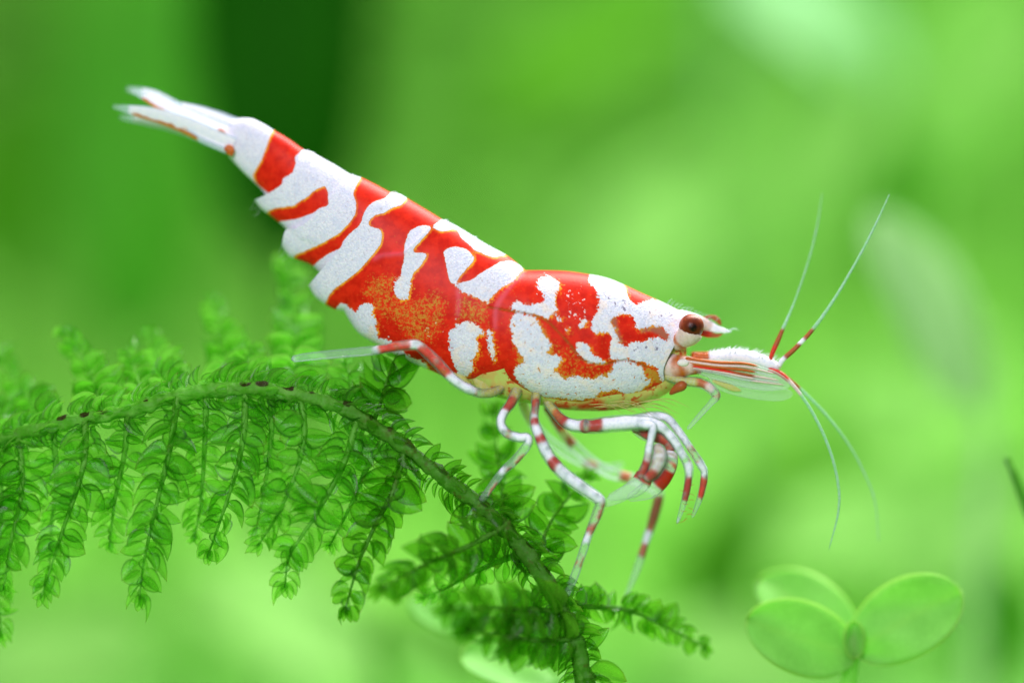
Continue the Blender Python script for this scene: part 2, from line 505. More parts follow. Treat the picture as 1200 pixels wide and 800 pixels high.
# second ring (saddle) overlaps its neighbours
coons(ant=[(566, 283), (553, 300), (540, 335), (541, 362), (531, 395), (533, 420), (536, 443)],
      post=[(520, 256), (505, 264), (490, 281), (470, 296), (446, 299), (433, 311), (418, 335), (399, 361)],
      top=[(566, 283), (550, 273), (537, 265), (520, 256)],
      bot=[(536, 443), (520, 441), (500, 433), (475, 423), (455, 413), (440, 404), (420, 392), (408, 377), (399, 361)],
      nu=110, nv=120, lip=3.0, tuck=-1.0)
# third ring
coons(ant=[(536, 266), (515, 285), (490, 305), (460, 325), (440, 345), (425, 375)],
      post=[(458, 223), (441, 233), (428, 246), (404, 283), (379, 311), (358, 334)],
      top=[(536, 266), (518, 256), (500, 245), (478, 232), (468, 226), (458, 223)],
      bot=[(425, 375), (405, 366), (387, 361), (368, 349), (358, 334)], nu=90, nv=110, lip=2.5)
# fourth ring
coons(ant=[(472, 230), (450, 250), (425, 275), (400, 300), (378, 325)],
      post=[(408, 202), (389, 225), (366, 252), (345, 266), (332, 268), (326, 287)],
      top=[(472, 230), (457, 224), (440, 215), (424, 207), (408, 202)],
      bot=[(378, 325), (362, 310), (345, 303), (335, 299), (326, 287)], nu=80, nv=100, lip=2.5)
# fifth ring
coons(ant=[(424, 208), (405, 228), (380, 255), (358, 275), (345, 292)],
      post=[(353, 173), (343, 192), (330, 212), (312, 224), (293, 232)],
      top=[(424, 208), (410, 203), (390, 191), (370, 180), (362, 175), (353, 173)],
      bot=[(345, 292), (332, 268), (318, 255), (302, 243), (293, 232)], nu=80, nv=90, lip=2.5)
# sixth ring
coons(ant=[(368, 180), (352, 200), (338, 220), (322, 236), (312, 243)],
      post=[(264, 137), (267, 150), (266, 165), (262, 180)],
      top=[(368, 180), (352, 172), (335, 160), (318, 150), (303, 141), (290, 135), (276, 134), (264, 137)],
      bot=[(312, 243), (306, 226), (295, 213), (280, 199), (262, 180)], nu=90, nv=80, lip=1.5)

# soft inner body seen under the shell, between the legs and at the mouth
ix = [262, 300, 360, 420, 480, 540, 580, 620, 660, 700, 740, 770, 790, 806]
it = [150, 165, 205, 240, 275, 310, 330, 340, 345, 350, 360, 375, 388, 398]
ib = [172, 196, 250, 330, 395, 448, 467, 473, 481, 483, 480, 470, 458, 444]
nu, nv = 160, 60
ux = np.linspace(262, 806, nu)
tt, bb = np.interp(ux, ix, it), np.interp(ux, ix, ib)
bb = blur_b = np.convolve(np.pad(bb, 4, 'edge'), np.ones(9) / 9, 'valid')
th = np.linspace(0, 2 * PI, nv)
cy, hh = (tt + bb) / 2, (bb - tt) / 2
px = np.repeat(ux[:, None], nv, 1)
py = cy[:, None] - hh[:, None] * np.cos(th)[None]
wob = np.array([[noise.noise((a * .03, b * 3.0, 0)) for b in th] for a in ux])
yy = yc(ux)[:, None] + (np.maximum(half_w(ux) - 9, 3) * 0.88)[:, None] * np.sign(np.sin(th)) * np.abs(np.sin(th)) ** 0.8 + wob * 3
f = fields_at(px, py, 0.0)
redp = blur(raster([[(652, 473), (668, 473), (670, 480), (655, 479)], [(675, 475), (690, 472), (702, 468), (709, 473), (717, 484), (708, 488), (698, 478), (680, 481)], [(596, 458), (604, 462), (598, 478)], [(622, 464), (632, 466), (630, 480), (624, 480)], [(740, 470), (752, 470), (753, 476), (742, 476)]]), 1.5)
f[:, 0] = 0
f[:, 1] = 0.3
f[:, 2:9] = 0
f[:, 9] = 1 - sample(redp, px.ravel(), py.ravel())
add_grid(px, py, yy, f)

V = np.vstack(BV)
A = np.vstack(BA)
body = mesh_obj('body', V, np.vstack(BF), M_SHELL, shrimp, {k: ('FLOAT', A[:, i]) for i, k in enumerate(('w', 't', 's', 'l', 'pk', 'br', 'rag', 'pit', 'fr', 'yel'))})
tag(body, 'ringed carapace and abdomen marked in red and chalky white')


# ------------------------------------------------------------------ limbs
COLS = {'r': (RED, 1.0), 'd': (DRED, 1.0), 'w': (WHITE, 1.0), 'c': (CLEAR, 0.30), 'g': ((0.62, 0.80, 0.72), 0.5), 'o': (ORANGE, 0.92), 'y': (YELL, 0.6),
        'p': ((0.80, 0.62, 0.55), 0.9), 'b': ((0.40, 0.10, 0.02), 0.95), 'v': ((0.36, 0.78, 0.40), 0.65), 'h': ((0.68, 0.78, 0.76), 0.26), 'u': ((0.62, 0.80, 0.76), 0.04), 'x': ((0.62, 0.78, 0.66), 0.16), 's': ((0.60, 0.42, 0.30), 0.55)}


def tube_data(pts, rad, bands, seg=14, step=1.4, flat=1.0, jitter=3.0, seed=0, tipr=0.25, core=False):
    """pts: (px, py, y); rad: radius per point; bands: [((px,py), code), ...]"""
    p = np.asarray(pts, float)
    L = np.linalg.norm(np.diff(p, axis=0), axis=1).sum()
    n = max(int(L / step), 8)
    pr = np.hstack([p, np.asarray(rad, float)[:, None]])
    c = catmull(pr, n)
    C, R = c[:, :3], np.maximum(c[:, 3], 0.2)
    if core:
        R = R * np.array([1 + 0.22 * noise.noise((q[0] * .1, q[1] * .1, seed)) for q in C])
    R[-1] *= tipr
    R[-2] *= (1 + tipr) / 2
    R[0] *= 0.6
    tg = np.gradient(C, axis=0)
    tg /= np.linalg.norm(tg, axis=1)[:, None]
    ref = np.array([0, 0, 1.0])
    n1 = np.cross(tg, ref)
    nl = np.linalg.norm(n1, axis=1)[:, None]
    n1 = np.where(nl > 1e-3, n1 / np.maximum(nl, 1e-3), np.array([1.0, 0, 0]))
    n2 = np.cross(tg, n1)
    a = np.linspace(0, 2 * PI, seg, endpoint=False)
    V = C[:, None] + R[:, None, None] * (np.cos(a)[None, :, None] * n1[:, None] + flat * np.sin(a)[None, :, None] * n2[:, None])
    # band lookup
    arc = np.arange(n, dtype=float)
    pos = []
    for (bx, by), code in bands:
        pos.append((int(np.argmin((C[:, 0] - bx) ** 2 + (C[:, 1] - by) ** 2)), code))
    pos.sort()
    colr = np.zeros((n, seg, 4))
    colr[..., 3] = 1
    op = np.zeros((n, seg))
    for i in range(n):
        for j in range(seg):
            q = i + jitter / step * noise.noise((C[i, 0] * .09 + seed, C[i, 1] * .09, math.cos(a[j]) * 1.2 + math.sin(a[j]) * 2.1))
            q += (2.2 if core else 0.8) / step * noise.noise((C[i, 0] * .35 + seed, C[i, 1] * .35, a[j] * 2.3))
            code = pos[0][1]
            for k, cd in pos:
                if q >= k:
                    code = cd
            if code == 'k':      # clear with a red stripe along one side
                code = 'r' if math.cos(a[j] + 0.5 * noise.noise((i * .2, seed, 0))) > 0.25 else 'c'
            elif code == 'q':    # white spatter on clear cuticle
                code = 'w' if noise.noise((C[i, 0] * .22, C[i, 1] * .22, j * .8 + seed)) > -0.30 else 'g'
            elif code == 'z':    # lace of white granules on pinkish cuticle
                code = 'w' if noise.noise((C[i, 0] * .42, C[i, 1] * .42, j * 1.3 + seed)) > 0.0 else 's'
            elif code == 'e':    # clear with red flecks
                code = 'r' if noise.noise((C[i, 0] * .16, C[i, 1] * .16, j * .35 + seed)) > 0.18 else 'c'
            if core:
                fl = noise.noise((C[i, 0] * .13 + 7, C[i, 1] * .13, math.cos(a[j]) * .9 + math.sin(a[j]) * 1.3 + seed * 3.1))
                if code == 'w' and fl < -0.34:
                    code = 'g'
                elif code in 'rd' and fl < -0.30:
                    code = 'c'
                elif code in 'rd' and fl > 0.42:
                    code = 'o'
            colr[i, j, :3], op[i, j] = COLS[code]
            if core and code in 'ch':
                op[i, j] *= 0.35
    for _ in range(2 if core else 1):      # pigment cells fade into each other at the band edges
        for arr in (colr, op):
            arr[1:-1] = 0.25 * arr[:-2] + 0.5 * arr[1:-1] + 0.25 * arr[2:]
            arr[:] = 0.2 * np.roll(arr, 1, 1) + 0.6 * arr + 0.2 * np.roll(arr, -1, 1)
    V = V.reshape(-1, 3)
    idx = np.arange(n * seg).reshape(n, seg)
    nx = np.roll(idx, -1, 1)
    F = np.stack([idx[:-1], nx[:-1], nx[1:], idx[1:]], -1).reshape(-1, 4).tolist()
    F.append(idx[0].tolist()[::-1])
    F.append(idx[-1].tolist())
    W3 = np.stack([(V[:, 0] - 600) / 100, V[:, 1] / 100, (400 - V[:, 1 + 1]) / 100], 1) if False else V
    return V, F, colr.reshape(-1, 4), op.ravel()


def to_world(V):
    """(px, py, y) tracing triplets -> scene"""
    V = np.asarray(V, float)
    return np.stack([(V[:, 0] - 600) / 100, V[:, 2] / 100, (400 - V[:, 1]) / 100], 1)


def tube(name, pts, rad, bands, parent=None, mat=None, sheath=False, **kw):
    if sheath:           # pigmented core inside a clear cuticle
        core = (pts, [r * 0.80 for r in rad], bands, dict(kw, core=True))
        out = (pts, rad, [((pts[0][0], pts[0][1]), 'u')], dict(kw))
        return tubes(name, [core, out], parent, mat)
    V, F, c, o = tube_data(pts, rad, bands, **kw)
    return mesh_obj(name, to_world(V), F, mat or M_LIMB, parent or shrimp, {'col': ('FLOAT_COLOR', c), 'op': ('FLOAT', o)})


def tubes(name, items, parent=None, mat=None):
    Vs, Fs, Cs, Os, b = [], [], [], [], 0
    for pts, rad, bands, kw in items:
        V, F, c, o = tube_data(pts, rad, bands, **kw)
        Vs.append(V)
        Fs += [[i + b for i in f] for f in F]
        Cs.append(c)
        Os.append(o)
        b += len(V)
    return mesh_obj(name, to_world(np.vstack(Vs)), Fs, mat or M_LIMB, parent or shrimp, {'col': ('FLOAT_COLOR', np.vstack(Cs)), 'op': ('FLOAT', np.concatenate(Os))})


def hairs(name, roots, parent=None, r=0.35, code='g', mat=None):
    items = []
    for (x0, y0, z0), (x1, y1, z1) in roots:
        mx, my = (x0 + x1) / 2 + (y1 - y0) * .12, (y0 + y1) / 2 - (x1 - x0) * .12
        items.append(([(x0, y0, z0), (mx, my, (z0 + z1) / 2), (x1, y1, z1)], [r, r * .8, r * .3], [((x0, y0), code)], dict(seg=4, step=3, jitter=0)))
    return tubes(name, items, parent, mat or M_SOFT)


# walking leg stretched back along the belly
tube('leg', [(598, 446, -12), (584, 457, -28), (567, 461, -41), (548, 455, -50), (530, 443, -56), (510, 422, -60), (492, 406, -62), (484, 404, -62), (465, 406, -60), (442, 410, -56), (400, 414, -48), (360, 418, -40), (341, 421, -36)],
     [4, 5.5, 6, 6.5, 6.5, 6.8, 6.2, 6.4, 6, 5.6, 5.4, 5, 4], [((598, 446), 'y'), ((563, 461), 'e'), ((556, 458), 'q'), ((531, 444), 'w'), ((526, 439), 'r'), ((492, 406), 'w'), ((480, 404), 'r'), ((445, 409), 'q'), ((437, 410), 'c'), ((345, 421), 'g')], sheath=True, seed=1, jitter=3)
# leg with the bent knee
tube('leg', [(612, 446, -10), (606, 458, -26), (599, 472, -40), (590, 484, -48), (587, 496, -52), (594, 507, -55), (608, 512, -57), (618, 512, -58), (618, 520, -58), (604, 538, -56), (589, 552, -54), (572, 575, -50), (556, 597, -48), (539, 620, -46)],
     [6, 7, 6.5, 6, 6, 6.2, 6.2, 5.8, 5.6, 5.6, 5, 4.4, 4, 2.2], [((612, 446), 'y'), ((601, 466), 'd'), ((592, 481), 'w'), ((592, 505), 'e'), ((600, 510), 'w'), ((617, 519), 'c'), ((612, 530), 'k'), ((594, 548), 'w'), ((587, 554), 'c'), ((580, 563), 'k'), ((570, 578), 'c'), ((545, 612), 'g')], sheath=True, seed=2, jitter=5)
# leg with the long straight shin down to the stem
tube('leg', [(634, 448, -10), (629, 462, -28), (627, 478, -44), (626, 492, -52), (631, 508, -56), (642, 532, -60), (658, 552, -62), (680, 569, -62), (699, 582, -60), (703, 588, -59), (699, 602, -58), (690, 624, -55), (682, 648, -52), (669, 684, -48), (652, 716, -46)],
     [6, 6, 5.5, 6, 7, 7.8, 8, 8, 7.5, 6.5, 6.5, 5.4, 5, 5, 2.4], [((634, 448), 'y'), ((628, 470), 'd'), ((626, 485), 'q'), ((626, 489), 'd'), ((628, 497), 'w'), ((632, 508), 'd'), ((636, 518), 'w'), ((646, 537), 'd'), ((653, 546), 'q'), ((672, 562), 'w'), ((703, 588), 'k'), ((694, 615), 'r'), ((690, 623), 'w'), ((686, 634), 'c'), ((682, 646), 'e'), ((675, 664), 'c'), ((661, 701), 'q'), ((657, 708), 'g')], sheath=True, seed=3, jitter=6)
# first long front leg, held out and hooked down
tube('leg', [(636, 462, -8), (648, 480, -24), (665, 496, -38), (690, 499, -46), (720, 496, -50), (750, 495, -52), (772, 499, -54), (788, 514, -55), (799, 532, -56), (806, 546, -56), (806, 562, -55), (802, 584, -53), (793, 613, -50)],
     [6, 6, 7.5, 9, 10, 9.5, 7.5, 6, 5.6, 6.2, 4.8, 4.2, 1.6], [((636, 462), 'y'), ((650, 483), 'o'), ((660, 492), 'd'), ((666, 496), 'w'), ((681, 499), 'd'), ((706, 498), 'w'), ((733, 495), 'q'), ((772, 499), 'q'), ((801, 536), 'e'), ((804, 540), 'w'), ((807, 557), 'd'), ((802, 587), 'c'), ((796, 606), 'g')], sheath=True, seed=4)
tube('leg', [(742, 492, -26), (765, 488, -30), (782, 490, -34), (796, 506, -36), (811, 528, -36), (822, 545, -34), (826, 556, -32), (822, 580, -30), (812, 607, -26)],
     [6, 6.5, 5.5, 5.2, 5, 5.4, 4.6, 4.2, 1.6], [((742, 492), 'q'), ((782, 490), 'q'), ((808, 524), 'e'), ((818, 541), 'w'), ((825, 558), 'r'), ((821, 585), 'c')], sheath=True, seed=5)
# small clawed legs folded below the mouth
cl = tube('claw_leg', [(735, 497, -46), (755, 497, -60), (764, 499, -64), (763, 508, -66), (760, 522, -66), (757, 540, -64), (749, 560, -60)],
          [6, 6, 5.5, 5, 5, 5.5, 6.5], [((735, 497), 'q'), ((759, 530), 'z'), ((757, 538), 'd')], sheath=True, seed=6, jitter=2)
tube('claw', [(752, 552, -60), (745, 566, -58), (730, 578, -54), (712, 588, -50), (700, 592, -48)], [6, 8, 8, 5, 2], [((752, 552), 'd'), ((747, 561), 'x')], cl, flat=0.35, jitter=2, seed=7)
cl = tube('claw_leg', [(745, 500, -30), (756, 506, -38), (770, 510, -42), (784, 518, -44), (786, 530, -46)], [8, 10, 10.5, 9, 7], [((745, 500), 'd'), ((787, 529), 'z')], sheath=True, seed=8, jitter=4)
tube('claw', [(787, 528, -46), (783, 542, -50), (776, 556, -52), (768, 566, -52), (758, 574, -50), (735, 584, -46)], [7, 11, 12, 12, 11, 4], [((787, 528), 'z'), ((785, 537), 'e'), ((780, 548), 'd'), ((767, 566), 'x')], cl, flat=0.6, jitter=5, seed=9)
cl = tube('claw_leg', [(768, 520, -58), (772, 530, -62), (770, 542, -64), (764, 553, -64), (754, 562, -62)], [5, 9, 10, 8.5, 6], [((768, 520), 'z'), ((766, 550), 'd')], sheath=True, seed=10, jitter=4)
tube('claw', [(758, 557, -62), (752, 566, -60), (738, 574, -56), (712, 583, -52)], [6.5, 9, 9, 4], [((758, 557), 'd'), ((753, 564), 'x')], cl, flat=0.4, jitter=3, seed=11)
# legs of the far side
tube('leg', [(642, 478, 26), (652, 495, 40), (668, 518, 48), (690, 540, 52), (715, 556, 55), (742, 564, 56), (768, 574, 56), (776, 584, 54), (770, 610, 50), (760, 640, 46), (750, 670, 40), (735, 706, 34)],
     [6, 6, 6.5, 7, 7, 7, 7, 6.5, 6.5, 5, 4.5, 2.2], [((642, 478), 'o'), ((652, 495), 'r'), ((660, 506), 'y'), ((666, 515), 'b'), ((674, 524), 'h'), ((730, 560), 'o'), ((742, 564), 'h'), ((776, 586), 'b'), ((763, 626), 'q'), ((759, 640), 'b'), ((754, 656), 'c')], sheath=True, seed=12)
tube('leg', [(612, 470, 28), (620, 490, 42), (640, 515, 55), (675, 540, 66), (710, 552, 76), (735, 548, 80)], [6, 6, 6, 6, 5, 2.5], [((612, 470), 'y'), ((626, 497), 'h'), ((690, 545), 'o'), ((702, 550), 'h')], sheath=True, seed=13)
# mouth limb reaching forward and down
tube('feeding_leg', [(780, 440, -18), (800, 446, -24), (822, 449, -28), (834, 456, -30), (840, 464, -31), (834, 472, -31), (822, 485, -32), (806, 503, -34)], [6, 6, 6.5, 6.2, 5.5, 3.6, 3.2, 2.2],
     [((780, 440), 'y'), ((818, 448), 'o'), ((828, 452), 'p'), ((836, 459), 'e'), ((840, 466), 'h')], sheath=True, seed=14, jitter=2)
tube('mouth_palp', [(786, 462, -22), (793, 456, -26), (800, 452, -28), (806, 449, -28)], [2, 5, 6, 3], [((786, 462), 'b')], seed=15)
hairs('mouth_bristles', [((690 + i * 6, 474 + 4 * math.sin(i), -30), (730 + i * 7 + random.uniform(-6, 10), 484 + random.uniform(-7, 7), -38)) for i in range(12)], r=0.6, code='y')
# belly swimmerets tucked under the first rings
for i, (x, y) in enumerate([(556, 446), (530, 440)]):
    tube('swimmeret', [(x, y - 14, -14), (x + 8, y + 4, -20), (x + 18, y + 14, -20), (x + 26, y + 17, -18)], [7, 8, 6, 2], [((x, y - 14), 'y'), ((x + 18, y + 13), 'h')], mat=M_SOFT, flat=0.5, seed=20 + i)


# rostrum
def lathe_blade(name, pts, rad, bands, flat, **kw):
    return tube(name, pts, rad, bands, flat=flat, **kw)


tube('rostrum', [(795, 372, 0), (812, 376, 0), (828, 380, 0), (842, 385, 0), (852, 387.2, 0), (861, 388.4, 0)], [10, 10, 7.5, 4.6, 2.4, 0.9], [((795, 372), 'w'), ((822, 379), 'p'), ((836, 383), 'w'), ((856, 388), 'g')], flat=0.55, jitter=5, seed=30)
tube('rostrum_keel', [(818, 388, 0), (830, 391, 0), (842, 393, 0), (850, 391, 0)], [3, 4, 2.4, 0.8], [((818, 388), 'r'), ((836, 392), 'b')], flat=0.4, seed=31)
tube('rostrum_crest', [(826, 372, 1), (836, 371, 1), (843, 374, 1), (848, 381, 1)], [1, 2.4, 3, 1.2], [((826, 372), 'b')], flat=0.4, seed=32)
hairs('rostrum_setae', [((838, 389, 0), (856, 393, -3)), ((850, 389, 0), (871, 387, -4)), ((856, 388, 0), (868, 384, 3))] + [((784 + i * 4.2, 356 + i * 1.75, random.uniform(-5, 5)), (790 + i * 4.4, 350 + i * 1.75 + random.uniform(-1, 1.5), random.uniform(-6, 6))) for i in range(14)], r=0.42)

# eyes on their stalks


def ball(name, c, r, mat, parent, sq=(1, 1, 1), seg=40, attrs=None):
    bm = bmesh.new()
    bmesh.ops.create_uvsphere(bm, u_segments=seg, v_segments=seg // 2, radius=r)
    me = bpy.data.meshes.new(name)
    for v in bm.verts:
        v.co = Vector((v.co.x * sq[0], v.co.y * sq[1], v.co.z * sq[2]))
    bm.to_mesh(me)
    bm.free()
    me.polygons.foreach_set('use_smooth', [True] * len(me.polygons))
    me.materials.append(mat)
    if attrs:
        n = len(me.vertices)
        a = me.attributes.new('col', 'FLOAT_COLOR', 'POINT')
        a.data.foreach_set('color', np.tile(np.array([*attrs[0], 1.0], np.float32), n))
        a = me.attributes.new('op', 'FLOAT', 'POINT')
        a.data.foreach_set('value', np.full(n, attrs[1], np.float32))
    o = bpy.data.objects.new(name, me)
    o.location = c
    o.parent = parent
    col.objects.link(o)
    return o


M_CORNEA = mat_cornea()
for sg, yy0 in ((-1, -34), (1, 34)):
    eye = tube('eye', [(792, 404, yy0 * .55), (800, 398, yy0 * .8), (806, 393, yy0 * .95), (809, 389, yy0), (811, 385, yy0)], [8, 11, 14, 15.4, 14], [((792, 404), 'p'), ((797, 400), 'o'), ((801, 397), 'p')], mat=M_SOFT, seed=40, jitter=6)
    ball('cornea', Q(810.5, 382.5, yy0 + sg * 3), 0.148, M_CORNEA, eye)

# head between the eye and the feelers
tube('antenna_base', [(778, 424, -8), (788, 429, -14), (798, 430, -18), (810, 429, -20), (826, 430, -20)], [16, 16, 14, 11, 8], [((778, 424), 'y'), ((784, 428), 'p'), ((795, 430), 'o'), ((804, 430), 'p'), ((812, 430), 'o')], mat=M_SOFT, seed=50, jitter=9)
tube('antenna_base', [(778, 424, 8), (798, 428, 16), (826, 430, 18)], [14, 13, 8], [((778, 424), 'p')], mat=M_SOFT, seed=51, jitter=6)
ball('antenna_glint', Q(801, 425, -31), 0.05, M_SOFT, shrimp, (1.4, 0.7, 0.9), 20, ((0.85, 0.8, 0.75), 0.95))  # pale bead paints a white glint on the antenna base
# white furry antennule stalks
for yy0, sd in ((-12, 52), (9, 53)):
    tube('antennule_stalk', [(812, 418, yy0), (832, 419, yy0), (860, 417, yy0), (888, 421, yy0), (905, 427, yy0), (918, 431, yy0)], [6, 7, 8, 7.5, 6.5, 3], [((812, 418), 'o'), ((834, 419), 'w')], seed=sd, jitter=5)
items = []
for k in range(60):
    x = 832 + k * 1.35
    y = np.interp(x, [832, 860, 888, 915], [413, 409.5, 414, 424])
    z = random.uniform(-22, 6)
    items.append(((x, y + 4, z), (x + random.uniform(3, 9), y - random.uniform(1, 6), z + random.uniform(-3, 3))))
hairs('stalk_fringe', items, r=0.55, code='w')
# leaf-shaped antenna scales with long ribs
for yy0, sd in ((-26, 54), (24, 56)):
    tube('antenna_scale', [(806, 426, yy0), (840, 433, yy0), (875, 440, yy0), (905, 446, yy0), (928, 452, yy0)], [6, 12, 14, 12, 4], [((806, 426), 'o'), ((815, 428), 'x')], flat=0.18, mat=M_SOFT, seed=sd, jitter=4)
    its = []
    for k, (dy0, dy1, cd) in enumerate([(-4, -10, 'o'), (-1, -6, 'p'), (1, -2, 'o'), (4, 3, 'r'), (5, 6, 'p'), (7, 9, 'h')]):
        its.append(([(804, 424 + dy0, yy0 - 2), (840, 429 + dy0 * 1.1, yy0 - 3.4), (875, 436 + dy1, yy0 - 3.6), (905 + k * 3, 443 + dy1 * .9, yy0 - 3)], [2.2, 1.9, 1.5, .6], [((804, 424), cd), ((862, 434), 'b' if cd == 'r' else cd), ((885, 440), 'p' if k % 2 else 'h')], dict(seg=6, step=2, seed=60 + k)))
    tubes('scale_ribs', its, None, M_SOFT)
tube('scale_fringe', [(832, 445, -20), (850, 452, -20), (880, 458, -18), (915, 462, -14), (932, 462, -10)], [3, 7, 9, 8, 3], [((832, 445), 'x')], flat=0.12, mat=M_SOFT, seed=59, jitter=3)
tube('scale_stain', [(836, 446, -23), (848, 450, -24), (860, 455, -24), (870, 458, -23)], [1.5, 3.4, 3.4, 1], [((836, 446), 'y')], flat=0.2, mat=M_SOFT, seed=58)
# feelers
FE = [([(904, 424, -14), (908, 412, -14), (914, 399, -12), (921, 383, -10), (935, 352, 2), (953, 303, 18), (964, 262, 30), (971, 222, 42)], [2, 2.8, 3, 2.2, 1.15, .95, .8, .4], [((904, 424), 'r'), ((911, 405), 'b'), ((920, 385), 'v')]),
      ([(914, 430, -16), (920, 421, -18), (934, 408, -20), (955, 385, -22), (981, 348, -22), (1008, 302, -20), (1028, 264, -16), (1046, 226, -10)], [3.2, 3, 2.9, 2.4, 1.8, 1.6, 1.4, .6], [((914, 430), 'w'), ((922, 419), 'b'), ((939, 403), 'w'), ((944, 397), 'b'), ((955, 385), 'v')]),
      ([(902, 433, -16), (916, 438, -20), (934, 455, -22), (954, 484, -22), (973, 524, -20), (984, 565, -18), (985, 600, -16), (974, 646, -12)], [3, 3.2, 2.2, 1.9, 1.8, 1.7, 1.4, .5], [((902, 433), 'r'), ((925, 446), 'p'), ((940, 463), 'v')]),
      ([(908, 433, -6), (920, 439, 0), (946, 460, 8), (976, 490, 16), (1002, 524, 24), (1021, 558, 32), (1034, 592, 38), (1039, 640, 44)], [3, 2.6, 2, 1.5, 1.2, 1, .8, .4], [((908, 433), 'o'), ((925, 443), 'b'), ((940, 456), 'v')])]
for i, (p, r, b) in enumerate(FE):
    tube('feeler', p, r, b, seg=8, step=1.6, jitter=1.5, seed=70 + i)

# tail fan: telson and two pairs of blades


def blade(name, ctr, wid, bands_edge, parent, y0, tilt):
    """flat leaf-like plate along ctr (px), width wid; lower edge colour differs"""
    n, m = 60, 17
    c = catmull([(a, b) for a, b in ctr], n)
    wv = np.interp(np.linspace(0, 1, n), np.linspace(0, 1, len(wid)), wid)
    tg = np.gradient(c, axis=0)
    tg /= np.linalg.norm(tg, axis=1)[:, None]
    nr = np.stack([-tg[:, 1], tg[:, 0]], 1)          # image-up side
    s = np.linspace(-1, 1, m)
    V, C, O = [], [], []
    for side in (0, 1):
        for i in range(n):
            for j in range(m):
                q = c[i] + nr[i] * wv[i] * 0.5 * s[j]
                th = 1.6 * (1 - s[j] ** 2) * (1 - (i / n) ** 3)
                y = y0 + tilt * s[j] * wv[i] * .5 + (th if side else -th) + i / n * 8
                V.append((q[0], q[1], y))
                u = i / n + 0.05 * noise.noise((q[0] * .1, q[1] * .1, 3.3))
                if u > 0.86:
                    cc, o = (0.62, 0.80, 0.80), 0.30 * (1 - (u - .86) / .2)
                elif s[j] < -0.55 + 0.2 * noise.noise((q[0] * .1, q[1] * .1, 0)) and bands_edge[0] < u < bands_edge[1]:
                    cc, o = (0.55, 0.20, 0.03), 0.95
                elif abs(s[j]) > 0.86:
                    cc, o = (0.6, 0.75, 0.85), 0.5
                else:
                    cc, o = (0.80, 0.82, 0.88), 0.97
                C.append((*cc, 1))
                O.append(max(o, 0.05))
    idx = np.arange(2 * n * m).reshape(2, n, m)
    F = []
    for k in (0, 1):
        g = idx[k]
        F += np.stack([g[:-1, :-1], g[1:, :-1], g[1:, 1:], g[:-1, 1:]], -1).reshape(-1, 4).tolist()
    return mesh_obj(name, to_world(V), F, M_LIMB, parent, {'col': ('FLOAT_COLOR', np.array(C)), 'op': ('FLOAT', np.array(O))})


fan = blade('tail_fan', [(275, 154), (250, 141), (225, 128), (192, 114)], [36, 30, 18, 5], (2, 3), shrimp, 30, 0.3)
blade('tail_blade', [(272, 160), (240, 148), (205, 130), (175, 113), (146, 100)], [32, 30, 22, 17, 6], (0.4, 0.88), fan, 24, 0.4)
blade('tail_blade', [(268, 168), (240, 156), (208, 141), (170, 129), (124, 120)], [22, 22, 19, 15, 5], (0.25, 0.8), fan, 20, -0.3)
blade('tail_blade', [(266, 160), (235, 140), (200, 122), (165, 104), (136, 96)], [16, 20, 16, 16, 6], (2, 3), fan, 58, 0.4)
blade('tail_blade', [(266, 170), (235, 156), (200, 142), (165, 134), (128, 130)], [14, 16, 16, 14, 5], (2, 3), fan, 62, -0.4)
tube('tail_spot', [(248, 150, 22), (254, 151, 20), (262, 158, 20)], [2, 3.4, 1.5], [((248, 150), 'o')], fan, flat=0.3)
tube('tail_spot', [(258, 172, 14), (264, 172, 13), (267, 180, 14)], [2, 6, 3], [((258, 172), 'o')], fan, flat=0.3)
hairs('pleuron_setae', [((x, y, 8), (x - random.uniform(5, 10), y + random.uniform(5, 11), 8 + random.uniform(-3, 3))) for x, y in [(294, 234), (298, 239), (302, 243), (326, 287), (332, 294), (336, 298), (300, 242), (330, 291)]], r=0.22, code='x')
hairs('leg_setae', [((804 + random.uniform(-3, 3), 570 + i * 4, -55), (795 + random.uniform(-4, 4) if i % 2 else 814, 566 + i * 4 + random.uniform(0, 10), -57)) for i in range(10)], r=0.3, code='d')


